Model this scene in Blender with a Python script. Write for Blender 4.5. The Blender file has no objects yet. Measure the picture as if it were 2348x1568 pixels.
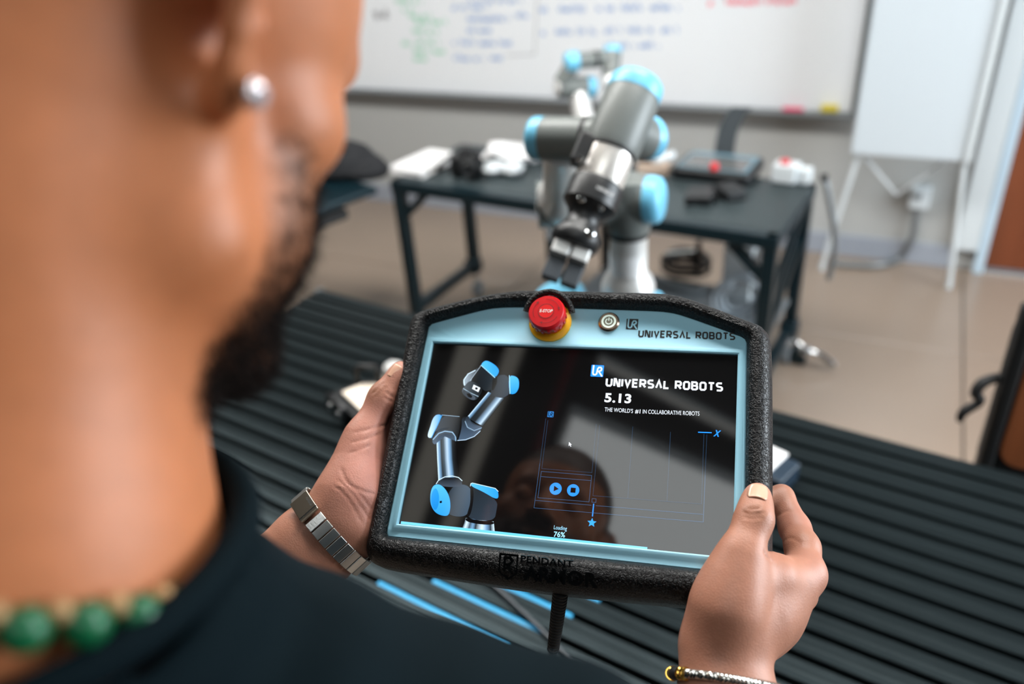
import bpy, bmesh, math, random
import numpy as np
from mathutils import Vector, Matrix
random.seed(7)
sc = bpy.context.scene
col = sc.collection
PI = math.pi

# ---------------------------------------------------------------- camera
F_PX, CX, CY, CAM_H = 1818.0, 1174.0, 784.0, 1.8
_n = lambda v: Vector(v).normalized()
_down = _n((237, 3055, F_PX))
_left = Vector((-4067, -766, F_PX)); _left = (_left - _down * _left.dot(_down)).normalized()
_X, _Z = -_left, -_down
_Y = _Z.cross(_X)
WM = Matrix((_X, _Y, _Z))                       # camera (right, down, forward) -> room axes
CAM = Vector((0, 0, CAM_H))
cd = bpy.data.cameras.new('camera'); cam = bpy.data.objects.new('camera', cd); col.objects.link(cam)
_r, _u, _f = WM @ Vector((1, 0, 0)), WM @ Vector((0, -1, 0)), WM @ Vector((0, 0, 1))
cam.matrix_world = Matrix(((_r.x, _u.x, -_f.x, 0), (_r.y, _u.y, -_f.y, 0), (_r.z, _u.z, -_f.z, CAM_H), (0, 0, 0, 1)))
cd.sensor_width = 36.0; cd.lens = F_PX / 2348 * 36.0
cd.clip_start = 0.02; cd.clip_end = 60
cd.dof.use_dof = True; cd.dof.focus_distance = 0.62; cd.dof.aperture_fstop = 2.9
sc.camera = cam

# ---------------------------------------------------------------- world, lights, exposure
w = bpy.data.worlds.new('daylight'); sc.world = w; w.use_nodes = True
w.node_tree.nodes['Background'].inputs[0].default_value = (0.80, 0.90, 1.0, 1)
w.node_tree.nodes['Background'].inputs[1].default_value = 2.2
def area(name, loc, target, sx, sy, power, color):
    l = bpy.data.lights.new(name, 'AREA'); l.shape = 'RECTANGLE'; l.size = sx; l.size_y = sy
    l.energy = power; l.color = color
    o = bpy.data.objects.new(name, l); col.objects.link(o); o.location = loc
    o.rotation_euler = (Vector(target) - Vector(loc)).to_track_quat('-Z', 'Y').to_euler()
    return o
area('window_daylight', (2.95, 2.15, 1.8), (-1, 1.5, 1.0), 2.4, 1.9, 125, (0.86, 0.94, 1.0))
vs = sc.view_settings
vs.view_transform = 'Standard'; vs.look = 'None'; vs.gamma = 1.0; vs.use_curve_mapping = False
vs.exposure = 0.52
sc.cycles.use_denoising = True
sc.cycles.max_bounces = 8; sc.cycles.caustics_reflective = False; sc.cycles.caustics_refractive = False

# ---------------------------------------------------------------- point helpers
def ray(px, py): return WM @ Vector(((px - CX) / F_PX, (py - CY) / F_PX, 1.0))
def at(px, py, d): return CAM + ray(px, py) * d
def at_z(px, py, z):
    r = ray(px, py); return CAM + r * ((z - CAM_H) / r.z)
def at_y(px, py, y):
    r = ray(px, py); return CAM + r * (y / r.y)

# ---------------------------------------------------------------- materials
def srgb(r, g, b):
    f = lambda c: (c / 255 / 12.92) if c / 255 <= 0.04045 else ((c / 255 + 0.055) / 1.055) ** 2.4
    return (f(r), f(g), f(b), 1)
MATS = {}
def mat(name, c, rough=0.5, metal=0.0, ior=1.5, noise=0.0, nscale=8.0, bump=0.0, bscale=60.0, coat=0.0, aniso=0.0,
        emit=None, estr=0.0, sss=0.0, spec=0.5, stretch=None, bdist=0.001, trans=0.0):
    if name in MATS: return MATS[name]
    m = bpy.data.materials.new(name); m.use_nodes = True; nt = m.node_tree
    b = nt.nodes['Principled BSDF']; I = b.inputs
    if len(c) == 3: c = (*c, 1)
    I['Base Color'].default_value = c; I['Roughness'].default_value = rough; I['Metallic'].default_value = metal
    I['IOR'].default_value = ior; I['Specular IOR Level'].default_value = spec; I['Coat Weight'].default_value = coat
    I['Anisotropic'].default_value = aniso; I['Transmission Weight'].default_value = trans
    if coat: I['Coat Roughness'].default_value = 0.08
    if sss:
        I['Subsurface Weight'].default_value = sss; I['Subsurface Radius'].default_value = (0.9, 0.35, 0.2); I['Subsurface Scale'].default_value = 0.006
    if emit is not None:
        I['Emission Color'].default_value = (*emit[:3], 1); I['Emission Strength'].default_value = estr
    if noise or bump:
        tc = nt.nodes.new('ShaderNodeTexCoord'); vec = tc.outputs['Object']
        if stretch:
            mp = nt.nodes.new('ShaderNodeMapping'); mp.inputs['Scale'].default_value = stretch
            nt.links.new(vec, mp.inputs['Vector']); vec = mp.outputs['Vector']
    if noise:
        n = nt.nodes.new('ShaderNodeTexNoise'); n.inputs['Scale'].default_value = nscale; n.inputs['Detail'].default_value = 5
        nt.links.new(vec, n.inputs['Vector'])
        r = nt.nodes.new('ShaderNodeMapRange'); r.inputs['To Min'].default_value = 1 - noise; r.inputs['To Max'].default_value = 1 + noise
        nt.links.new(n.outputs['Fac'], r.inputs['Value'])
        mx = nt.nodes.new('ShaderNodeMix'); mx.data_type = 'RGBA'; mx.blend_type = 'MULTIPLY'
        mx.inputs['Factor'].default_value = 1.0; mx.inputs[6].default_value = c
        nt.links.new(r.outputs['Result'], mx.inputs[7]); nt.links.new(mx.outputs[2], I['Base Color'])
    if bump:
        n2 = nt.nodes.new('ShaderNodeTexNoise'); n2.inputs['Scale'].default_value = bscale; n2.inputs['Detail'].default_value = 3
        nt.links.new(vec, n2.inputs['Vector'])
        bp = nt.nodes.new('ShaderNodeBump'); bp.inputs['Strength'].default_value = bump; bp.inputs['Distance'].default_value = bdist
        nt.links.new(n2.outputs['Fac'], bp.inputs['Height']); nt.links.new(bp.outputs['Normal'], I['Normal'])
    MATS[name] = m
    return m

# ---------------------------------------------------------------- mesh builder
def frame(o, z, x=None):
    """matrix with origin o, local z along z"""
    z = Vector(z).normalized()
    if x is None: x = Vector((1, 0, 0)) if abs(z.x) < 0.9 else Vector((0, 1, 0))
    x = (Vector(x) - z * Vector(x).dot(z)).normalized(); y = z.cross(x)
    return Matrix(((x.x, y.x, z.x, o[0]), (x.y, y.y, z.y, o[1]), (x.z, y.z, z.z, o[2]), (0, 0, 0, 1)))
def wb_(mb, name, m, root, parent=None, **k):
    """links a shape given in room coordinates under its thing"""
    inv = root.matrix_basis.inverted(); mb.v = [inv @ v for v in mb.v]
    return mb.build(name, m, parent or root, **k)
class MB:
    def __init__(s): s.v, s.f = [], []
    def add(s, vs, fs, M=None):
        k = len(s.v)
        s.v += [(M @ Vector(p)) if M is not None else Vector(p) for p in vs]
        s.f += [tuple(i + k for i in f) for f in fs]; return s
    def box(s, c, d, M=None):
        x, y, z = (q / 2 for q in d)
        vs = [(c[0] + a * x, c[1] + b * y, c[2] + e * z) for e in (-1, 1) for b in (-1, 1) for a in (-1, 1)]
        return s.add(vs, [(0, 2, 3, 1), (4, 5, 7, 6), (0, 1, 5, 4), (2, 6, 7, 3), (0, 4, 6, 2), (1, 3, 7, 5)], M)
    def lathe(s, prof, M=None, n=32, a0=0, a1=2 * PI, caps=True):
        full = abs(a1 - a0 - 2 * PI) < 1e-6; m = n if full else n + 1
        vs, fs = [], []
        for (r, z) in prof:
            for k in range(m):
                a = a0 + (a1 - a0) * k / n; vs.append((r * math.cos(a), r * math.sin(a), z))
        for i in range(len(prof) - 1):
            for k in range(n):
                j = (k + 1) % m; fs.append((i * m + k, i * m + j, (i + 1) * m + j, (i + 1) * m + k))
        if full and caps:
            if prof[0][0] > 1e-6: fs.append(tuple(range(m - 1, -1, -1)))
            if prof[-1][0] > 1e-6: q = (len(prof) - 1) * m; fs.append(tuple(range(q, q + m)))
        return s.add(vs, fs, M)
    def cyl(s, p0, p1, r0, r1=None, n=24):
        r1 = r0 if r1 is None else r1; p0, p1 = Vector(p0), Vector(p1); L = (p1 - p0).length
        return s.lathe([(r0, 0), (r1, L)], frame(p0, p1 - p0), n)
    def tube(s, pts, r, n=12, closed=False, M=None, sm=0):
        pts = [Vector(p) for p in pts]
        if sm: pts = catmull(pts, sm, closed)
        R = r if hasattr(r, '__len__') else [r] * len(pts)
        if len(R) != len(pts): R = list(np.interp(np.linspace(0, 1, len(pts)), np.linspace(0, 1, len(R)), R))
        N = len(pts); vs, fs = [], []; nx = None
        for i in range(N):
            a = pts[(i - 1) % N] if (closed or i > 0) else pts[i]; b = pts[(i + 1) % N] if (closed or i < N - 1) else pts[i]
            t = (b - a).normalized()
            if nx is None: nx = t.orthogonal().normalized()
            nx = (nx - t * nx.dot(t)).normalized(); ny = t.cross(nx)
            for k in range(n):
                q = 2 * PI * k / n; vs.append(pts[i] + nx * (R[i] * math.cos(q)) + ny * (R[i] * math.sin(q)))
        for i in range(N if closed else N - 1):
            j = (i + 1) % N
            for k in range(n):
                l = (k + 1) % n; fs.append((i * n + k, i * n + l, j * n + l, j * n + k))
        if not closed: fs += [tuple(range(n - 1, -1, -1)), tuple(range((N - 1) * n, N * n))]
        return s.add(vs, fs, M)
    def prism(s, poly, z0, z1, M=None):
        n = len(poly); vs = [(p[0], p[1], z0) for p in poly] + [(p[0], p[1], z1) for p in poly]
        fs = [tuple(range(n - 1, -1, -1)), tuple(range(n, 2 * n))] + [(i, (i + 1) % n, n + (i + 1) % n, n + i) for i in range(n)]
        return s.add(vs, fs, M)
    def bar(s, p0, p1, wx, wy, x=None):
        p0, p1 = Vector(p0), Vector(p1); return s.box((0, 0, (p1 - p0).length / 2), (wx, wy, (p1 - p0).length), frame(p0, p1 - p0, x))
    def stroke(s, pts, wd, z=0.0, M=None, closed=False):
        """flat ribbon of a 2-D polyline with mitred corners"""
        pts = [Vector((p[0], p[1])) for p in pts]; N = len(pts); vs, fs = [], []
        for i in range(N):
            a = pts[(i - 1) % N] if (closed or i > 0) else None; b = pts[(i + 1) % N] if (closed or i < N - 1) else None
            d0 = (pts[i] - a).normalized() if a is not None else (b - pts[i]).normalized()
            d1 = (b - pts[i]).normalized() if b is not None else d0
            n0, n1 = Vector((-d0.y, d0.x)), Vector((-d1.y, d1.x)); m = n0 + n1
            m = m / max(m.length_squared, 0.5) * 2
            for sg in (1, -1): q = pts[i] + m * (wd / 2 * sg); vs.append((q.x, q.y, z))
        for i in range(N if closed else N - 1):
            j = (i + 1) % N; fs.append((2 * i, 2 * i + 1, 2 * j + 1, 2 * j))
        return s.add(vs, fs, M)
    def build(s, name, m, parent=None, smooth=True, bevel=0, seg=2, angle=35, sub=0):
        me = bpy.data.meshes.new(name); me.from_pydata([tuple(p) for p in s.v], [], s.f); me.update()
        return mk(name, me, m, parent, smooth, bevel, seg, angle, sub)
def mk(name, me, m, parent=None, smooth=True, bevel=0, seg=2, angle=35, sub=0):
    o = bpy.data.objects.new(name, me); col.objects.link(o)
    if m is not None and len(me.materials) == 0: me.materials.append(m)
    if parent is not None: o.parent = parent
    if bevel:
        b = o.modifiers.new('bevel', 'BEVEL'); b.width = bevel; b.segments = seg; b.limit_method = 'ANGLE'; b.angle_limit = math.radians(angle)
    if sub: q = o.modifiers.new('sub', 'SUBSURF'); q.levels = sub; q.render_levels = sub
    if smooth:
        me.shade_smooth()
        try: me.set_sharp_from_angle(angle=math.radians(40))
        except Exception: pass
        if bevel: q = o.modifiers.new('wn', 'WEIGHTED_NORMAL'); q.keep_sharp = False
    return o
def catmull(P, k, closed=False):
    P = [Vector(p) for p in P]; N = len(P); out = []
    for i in range(N if closed else N - 1):
        p0 = P[(i - 1) % N] if (closed or i > 0) else P[0]; p1 = P[i]; p2 = P[(i + 1) % N]
        p3 = P[(i + 2) % N] if (closed or i < N - 2) else P[-1]
        for j in range(k):
            t = j / k
            out.append(0.5 * ((2 * p1) + (p2 - p0) * t + (2 * p0 - 5 * p1 + 4 * p2 - p3) * t * t + (3 * p1 - p0 - 3 * p2 + p3) * t ** 3))
    if not closed: out.append(P[-1])
    return out
def chaikin(P, k=2):
    P = [Vector((p[0], p[1])) for p in P]
    for _ in range(k):
        P = [q for i in range(len(P)) for q in (P[i] * .75 + P[(i + 1) % len(P)] * .25, P[i] * .25 + P[(i + 1) % len(P)] * .75)]
    return P
def rrect(x0, y0, x1, y1, r, k=5):
    out = []
    for cx, cy, a in ((x1 - r, y1 - r, 0), (x0 + r, y1 - r, 90), (x0 + r, y0 + r, 180), (x1 - r, y0 + r, 270)):
        for j in range(k + 1): q = math.radians(a + 90 * j / k); out.append((cx + r * math.cos(q), cy + r * math.sin(q)))
    return out
def thing(name, label, cat, loc=(0, 0, 0), rz=0.0, group=None, M=None):
    o = bpy.data.objects.new(name, None); col.objects.link(o); o.empty_display_size = 0.05
    if M is not None: o.matrix_world = M
    else: o.location = loc; o.rotation_euler = (0, 0, rz)
    return tag(o, label, cat, group)
def tag(o, label, cat, group=None):
    o['label'] = label; o['category'] = cat
    if group: o['group'] = group
    return o
def struct(o, label=None):
    o['kind'] = 'structure'
    if label: o['label'] = label
    return o
def font(name, txt, size, m, parent, loc, M=None, bold=0.0, shear=0.0, sx=1.0, spacing=1.0, extrude=0.0, align='LEFT', width=None):
    """lettering as a flat mesh; width fits the text to that length"""
    c = bpy.data.curves.new(name, 'FONT'); c.body = txt; c.size = 1.0; c.offset = bold; c.shear = shear
    c.space_character = spacing; c.extrude = extrude / size; c.align_x = align; c.resolution_u = 4
    t = bpy.data.objects.new(name + '_tmp', c); col.objects.link(t); bpy.context.view_layer.update()
    me = bpy.data.meshes.new_from_object(t.evaluated_get(bpy.context.evaluated_depsgraph_get())); bpy.data.objects.remove(t); me.name = name
    k = size
    if width: xs = [v.co.x for v in me.vertices]; sx = width / ((max(xs) - min(xs)) * size)
    me.transform(Matrix.Diagonal((k * sx, k, k, 1)))
    me.materials.clear(); me.materials.append(m)
    o = bpy.data.objects.new(name, me); col.objects.link(o); o.parent = parent
    if M is not None: o.matrix_local = M
    else: o.location = loc
    return o

# ================================================================ materials of the room
M_wall = mat('wall paint', srgb(170, 171, 169), 0.75, noise=0.05, nscale=1.5)
M_white = mat('white paint', srgb(206, 213, 216), 0.5)
M_floor = mat('floor slab', srgb(144, 128, 114), 0.25, noise=0.10, nscale=1.4, spec=0.5)
M_ceil = mat('dark ceiling', srgb(58, 56, 54), 0.9)
M_base = mat('baseboard', srgb(150, 156, 166), 0.4)
M_jamb = mat('door jamb', srgb(186, 206, 220), 0.4)
M_wood = mat('door wood', srgb(118, 62, 36), 0.38, noise=0.35, nscale=3.0, stretch=(6, 6, 0.5))
M_board = mat('whiteboard enamel', srgb(232, 235, 238), 0.22)
M_alu = mat('aluminium', srgb(190, 194, 196), 0.32, 1.0)
M_alud = mat('grey rail', srgb(128, 132, 134), 0.4, 0.6)
M_slat = mat('anodised slat', srgb(38, 48, 51), 0.30, 0.75, noise=0.22, nscale=30, bump=0.12, bscale=900, stretch=(0.02, 1, 1), aniso=0.4)
M_bench = mat('bench frame', srgb(10, 34, 42), 0.35, 0.3)
M_blackp = mat('black plastic', srgb(20, 22, 24), 0.4, bump=0.05, bscale=400)
M_blacks = mat('black satin', srgb(14, 16, 18), 0.55)
M_fabric = mat('black cloth', srgb(16, 18, 22), 0.85, bump=0.6, bscale=40, bdist=0.01)
M_steel = mat('steel', srgb(205, 205, 200), 0.22, 1.0)
M_chrome = mat('chrome', srgb(225, 228, 230), 0.08, 1.0)
M_paper = mat('paper', srgb(238, 238, 238), 0.6, noise=0.02)
M_grey = mat('robot grey', srgb(108, 113, 111), 0.42, noise=0.04, nscale=20)
M_rblue = mat('robot blue', srgb(112, 190, 222), 0.35)
M_rsil = mat('robot silver', srgb(226, 226, 224), 0.34, 0.4)
M_cable = mat('grey cable', srgb(120, 126, 130), 0.5)
M_rubber = mat('black rubber', srgb(12, 13, 14), 0.6)
M_red = mat('red', srgb(200, 40, 48), 0.4)
M_blueglint = mat('blue plastic insert', srgb(40, 170, 225), 0.35)

# ================================================================ room shell
WY = 4.04
XL, XR, YB, ZC = -5.5, 3.1, -2.8, 3.2
struct(MB().box(((XL + XR) / 2, (YB + WY) / 2, -0.06), (XR - XL + .4, WY - YB + .4, 0.10)).build('floor', M_rubber, smooth=False))
fl = bpy.data.objects['floor']
jx = at_z(2208, 880, 0).x
jy = 1.2
slab = None
for i in range(-3, 2):
    for j in range(-2, 2):
        x0, x1 = jx + i * 2.0, jx + (i + 1) * 2.0; y0, y1 = jy + j * 2.0, jy + (j + 1) * 2.0
        x0, x1, y0, y1 = max(x0, XL), min(x1, XR), max(y0, YB), min(y1, WY)
        if x1 - x0 < .1 or y1 - y0 < .1: continue
        MB().box(((x0 + x1) / 2, (y0 + y1) / 2, -0.006), (x1 - x0 - .006, y1 - y0 - .006, 0.012)).build('floor_slab', M_floor, fl, smooth=False, bevel=.002, seg=1)

xt0, xt1 = at_y(2187, 569, WY).x, at_y(2240, 569, WY).x          # white pilaster
xd = at_y(2258, 594, WY).x                                        # door leaf edge
DW, DH = 0.95, 2.1
wall = MB().box(((XL + xt1) / 2, WY + .06, ZC / 2), (xt1 - XL, .12, ZC))
wall.box(((xd + DW + .04 + XR) / 2, WY + .06, ZC / 2), (XR - xd - DW - .04, .12, ZC))
wall.box(((xt1 + xd + DW + .04) / 2, WY + .06, (DH + .04 + ZC) / 2), (xd + DW + .04 - xt1, .12, ZC - DH - .04))
struct(wall.build('wall_back', M_wall, smooth=False))
struct(MB().box((XL - .06, (YB + WY) / 2, ZC / 2), (.12, WY - YB, ZC)).build('wall_left', mat('dark rear wall', srgb(66, 60, 56), .8), smooth=False))
wr = MB()                                                         # right wall around its window
wy0, wy1, wz0, wz1 = 0.9, 3.4, 0.75, 2.75
for c, d in (((YB + wy0) / 2, wy0 - YB), ((wy1 + WY) / 2, WY - wy1)): wr.box((XR + .06, c, ZC / 2), (.12, d, ZC))
wr.box((XR + .06, (wy0 + wy1) / 2, wz0 / 2), (.12, wy1 - wy0, wz0)); wr.box((XR + .06, (wy0 + wy1) / 2, (wz1 + ZC) / 2), (.12, wy1 - wy0, ZC - wz1))
struct(wr.build('wall_right', M_wall, smooth=False))
wf = MB()
for y in np.linspace(wy0, wy1, 4): wf.box((XR + .06, y, (wz0 + wz1) / 2), (.06, .05, wz1 - wz0))
for z in (wz0 + .025, wz1 - .025): wf.box((XR + .06, (wy0 + wy1) / 2, z), (.06, wy1 - wy0, .05))
struct(wf.build('window_1', M_white, smooth=False))
struct(MB().box(((XL + XR) / 2, YB - .06, ZC / 2), (XR - XL, .12, ZC)).build('wall_rear', mat('rear wall', srgb(92, 86, 80), .8), smooth=False))
struct(MB().box(((XL + XR) / 2, (YB + WY) / 2, ZC + .05), (XR - XL, WY - YB, .10)).build('ceiling', M_ceil, smooth=False))
bb = MB().box(((XL + xt0) / 2, WY - .008, .055), (xt0 - XL, .016, .11)).build('baseboard_back', M_base, smooth=False, bevel=.003); struct(bb)
struct(MB().box(((xt0 + xt1) / 2, WY - .02, (ZC + .11) / 2), (xt1 - xt0, .05, ZC - .11)).build('trim_1', M_white, smooth=False, bevel=.004))
tj = MB().box(((xt1 + xd) / 2, WY - .012, DH / 2), (xd - xt1, .07, DH)).box((xd + DW + .02, WY - .012, DH / 2), (.04, .07, DH)).box(((xt1 + xd + DW + .04) / 2, WY - .012, DH + .02), (xd + DW + .04 - xt1, .07, .04))
struct(tj.build('trim_2', M_jamb, smooth=False, bevel=.004))
dr = struct(MB().box((xd + DW / 2, WY + .015, DH / 2 + .012), (DW - .006, .045, DH - .024)).build('door_1', M_wood, smooth=False, bevel=.003))
hd = MB().cyl((xd + .85, WY - .008, 1.02), (xd + .85, WY - .06, 1.02), .011).cyl((xd + .85, WY - .055, 1.02), (xd + .73, WY - .055, 1.02), .010)
hd.build('door_handle', M_steel, dr)

# ceiling fittings: reflected in the pendant's glass, except the added bright panels
M_lamp = mat('lamp diffuser', srgb(240, 240, 240), 0.5, emit=(0.95, 1.0, 1.0), estr=2.0)
M_trayg = mat('galvanised tray', srgb(120, 116, 106), 0.5, 0.4)
M_fill = mat('bright diffuser', srgb(240, 240, 240), 0.5, emit=(1.0, 0.985, 0.95), estr=17.0)
def ceiling_panel(cx, cy, sx, sy, rot, label, m, group=None):
    t = thing('ceiling_lamp', label, 'lamp', (cx, cy, ZC - .05), rot, group)
    MB().box((0, 0, .025), (sx + .04, sy + .04, .05)).build('housing', M_white, t, smooth=False)
    MB().box((0, 0, -.004), (sx, sy, .008)).build('diffuser', m, t, smooth=False)
e1 = Vector((.99, -.145, 0)); e2 = Vector((-.145, -.99, 0)); pc_ = Vector((-.475, -.075, 0)) + e1 * .75 + e2 * .45
ceiling_panel(pc_.x, pc_.y, 1.5, .9, math.radians(-8.3), 'wide dim ceiling lamp panel above the person', M_lamp)
for x, lb in ((-3.1, 'bright ceiling lamp panel nearest the side wall'), (-1.5, 'bright ceiling lamp panel between the two others'), (0.1, 'bright ceiling lamp panel nearest the window')): ceiling_panel(x, 1.7, 1.3, .6, 0, lb, M_fill, 'bright ceiling lamp panels')  # unseen panels added over the benches to light the room
M_dim = mat('dim diffuser', srgb(225, 222, 210), 0.5, emit=(.92, .96, .95), estr=.55)
sl = thing('strip_lamp', 'slim dim strip lamp crossing the ceiling beside the wide lamp panel', 'lamp', (.14, -.02, ZC - .03), math.radians(-13))
MB().box((0, 0, .015), (1.2, .035, .03)).build('housing', M_white, sl, smooth=False); MB().box((0, 0, -.003), (1.18, .022, .006)).build('diffuser', M_dim, sl, smooth=False)
tag(MB().tube([(-0.33, 1.6, ZC - .12), (-0.52, 0.05, ZC - .12), (-0.74, -1.4, ZC - .12)], .013, 14).build('sprinkler_pipe', mat('pipe red', srgb(120, 18, 28), .45)),
    'thin red sprinkler pipe running under the dark ceiling', 'pipe')
M_trayglow = mat('tray lamp', srgb(205, 200, 186), 0.6, emit=(.95, .92, .82), estr=.5)  # glow added to the trays for the pale streaks in the pendant's glass
for k, x in enumerate((-0.72, -0.86, -1.05)):
    t_ = thing('linear_lamp', ['narrow dim linear lamp next to the red ceiling pipe', 'middle dim linear lamp between two other ceiling lamps', 'broad dim linear lamp farthest from the red ceiling pipe'][k], 'lamp', (x, 0.0, ZC - .03), math.radians(-9), 'linear lamps under the ceiling')
    MB().box((0, 0, .015), (.06 + .03 * k, 3.2, .03)).build('housing', M_trayg, t_, smooth=False); MB().box((0, 0, -.003), (.05 + .03 * k, 3.16, .006)).build('diffuser', M_trayglow, t_, smooth=False)  # diffuser here: thin strip carrying the tray's added glow

# ================================================================ whiteboard
bx0, bx1, bz0, bz1 = -3.7, at_y(1955, 265, WY - .03).x, at_y(1955, 258, WY - .03).z, 1.95
wb = thing('whiteboard', 'large whiteboard covered in coloured handwriting on the grey wall', 'whiteboard', ((bx0 + bx1) / 2, WY - .03, bz0))
ox, bw, bh = (bx0 + bx1) / 2, bx1 - bx0, bz1 - bz0
MB().box((0, .012, bh / 2), (bw, .022, bh)).build('panel', M_board, wb, smooth=False)
fr = MB()
for s_ in (-1, 1): fr.box((s_ * bw / 2, .008, bh / 2), (.02, .034, bh + .03))
fr.box((0, .008, bh), (bw, .034, .02)); fr.build('frame', M_alud, wb, smooth=False, bevel=.003)
MB().box((0, -.018, -.012), (bw, .085, .02)).build('tray', M_alud, wb, smooth=False, bevel=.004)
def scribble(px0, px1, py, h, words=2, seed=0):
    """a line of handwriting as loose connected strokes, in board coordinates"""
    rnd = random.Random(seed); p0 = at_y(px0, py, WY - .03); p1 = at_y(px1, py, WY - .03)
    out = []; L = p1.x - p0.x; step = h * .36; x = 0; pts = []
    while x < L:
        if rnd.random() < .16 and len(pts) > 3: out.append(pts); pts = []; x += step * 1.6
        k = rnd.random()
        pts.append((p0.x - ox + x, p0.z - bz0 + (h * (.35 + .3 * rnd.random()) if k < .6 else h * (.7 + .3 * rnd.random()))))
        pts.append((p0.x - ox + x + step * .55, p0.z - bz0 + h * (0.05 - .15 * rnd.random() * (k < .2))))
        x += step * (.8 + .5 * rnd.random())
    if len(pts) > 1: out.append(pts)
    return out
def hand_line(lst, m, wd, seed):
    for i, (a, b, y, h) in enumerate(lst):
        mb = MB(); Mz = Matrix(((1, 0, 0, 0), (0, 0, 1, -.0005), (0, 1, 0, 0), (0, 0, 0, 1)))
        for pts in scribble(a, b, y, h, seed=seed + i): mb.stroke(pts, wd, 0, Mz)
        if mb.v: mb.build('handwriting', m, wb, smooth=False)['kind'] = 'stuff'
zx = lambda x: 760 + x / 1.957
Z = lambda L, h: [(zx(a), zx(b), (y + 8) / 1.957, h) for a, b, y in L]
M_mg = mat('green marker', srgb(120, 200, 160), 0.5); M_mb = mat('blue marker', srgb(110, 150, 205), 0.5)
M_mr = mat('red marker', srgb(235, 110, 130), 0.5); M_mk = mat('black marker', srgb(110, 110, 112), 0.5)
hand_line(Z([(290, 400, 5), (320, 380, 45), (350, 435, 75), (380, 515, 100), (365, 480, 142), (318, 362, 196), (385, 475, 190), (370, 505, 230), (370, 425, 264)], .03), M_mg, .006, 10)
hand_line(Z([(620, 850, 5), (540, 695, 37), (610, 795, 87), (830, 885, 72), (610, 715, 137), (545, 805, 192), (550, 680, 262), (715, 765, 262)], .034), M_mb, .006, 40)
hand_line(Z([(1020, 1135, 45), (1190, 1260, 42), (1300, 1390, 40), (1430, 1535, 38), (1005, 1180, 145), (1225, 1300, 142), (1330, 1440, 140), (1480, 1535, 140), (1230, 1345, 207), (1380, 1455, 207), (935, 960, 48), (940, 965, 152)], .038), M_mb, .006, 70)
hand_line(Z([(1690, 1712, 18), (1770, 1930, 12), (1950, 2090, 10)], .034), M_mr, .008, 90)
hand_line(Z([(195, 222, 75), (232, 258, 75)], .06), M_mk, .012, 120)
bxm = MB(); Mz = Matrix(((1, 0, 0, 0), (0, 0, 1, -.0004), (0, 1, 0, 0), (0, 0, 0, 1)))
q0, q1, q2 = (at_y(zx(x), y / 1.957, WY - .03) for x, y in ((925, -60), (912, 245), (785, 248)))
bxm.stroke([(q.x - ox, q.z - bz0) for q in (q0, q1, q2)], .004, 0, Mz).build('drawn_box_line', M_mk, wb, smooth=False)
q = at_y(1826, 246, WY - .055)
mk_ = thing('marker_pen', 'pink marker pen lying in the whiteboard tray', 'pen', (q.x, WY - .06, bz0 + .009))
MB().cyl((-.06, 0, 0), (.035, 0, 0), .010, n=14).build('barrel', mat('pink', srgb(226, 60, 110), .4), mk_); MB().cyl((.035, 0, 0), (.06, 0, 0), .0105, n=14).build('cap', M_white, mk_)
q = at_y(1902, 250, WY - .055)
er = thing('board_eraser', 'small yellow board eraser in the whiteboard tray', 'eraser', (q.x, WY - .06, bz0))
MB().box((0, 0, .022), (.075, .04, .030)).build('grip', mat('yellow', srgb(214, 196, 60), .5), er, bevel=.006); MB().box((0, 0, .004), (.075, .04, .008)).build('felt', M_cable, er)

# ================================================================ flip chart
fy = 3.77
a, b, c, d = at_y(1952, 352, fy), at_y(2222, 370, fy), at_y(2003, 0, fy), at_y(2315, 0, fy)
fx0, fx1, fz0 = (a.x + c.x) / 2, (b.x + d.x) / 2, (a.z + b.z) / 2; fz1 = fz0 + 0.92; fw = fx1 - fx0
fc = thing('flip_chart', 'white flip chart easel with thin legs beside the whiteboard', 'flip chart', ((fx0 + fx1) / 2, fy, 0))
MB().box((-.012, 0, (fz0 + fz1) / 2), (fw - .024, .016, fz1 - fz0)).build('board', mat('flip board', srgb(200, 209, 215), .28), fc, bevel=.006)
MB().box((fw / 2 - .012, -.004, (fz0 + fz1) / 2), (.026, .034, fz1 - fz0)).build('side_rail', M_white, fc, bevel=.005)
MB().box((0, -.004, fz1), (fw, .04, .03)).build('clamp_bar', M_white, fc, bevel=.005)
cx0 = (fx0 + fx1) / 2
l0, l1 = at_z(1884, 618, 0), at_z(2174, 660, 0)
for top, bot in (((fx0 + .05, fy + .03, fz0 + .12), l0), ((fx1 - .03, fy + .02, fz0 + .12), l1)):
    lg = MB().cyl((top[0] - cx0, top[1] - fy, top[2]), (bot.x - cx0, bot.y - fy, .03), .011, n=14).build('leg', M_white, fc)
    MB().cyl((bot.x - cx0, bot.y - fy, .035), (bot.x - cx0, bot.y - fy, 0), .013, n=14).build('foot', M_white, lg)
v0, v1, v2 = at_y(1985, 362, fy + .05), at_y(2056, 447, fy + .12), at_y(2166, 372, fy + .05)
MB().tube([(p.x - cx0, p.y - fy, p.z) for p in (v0, v1, v2)], .008, 10).build('brace', M_white, fc)

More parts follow.
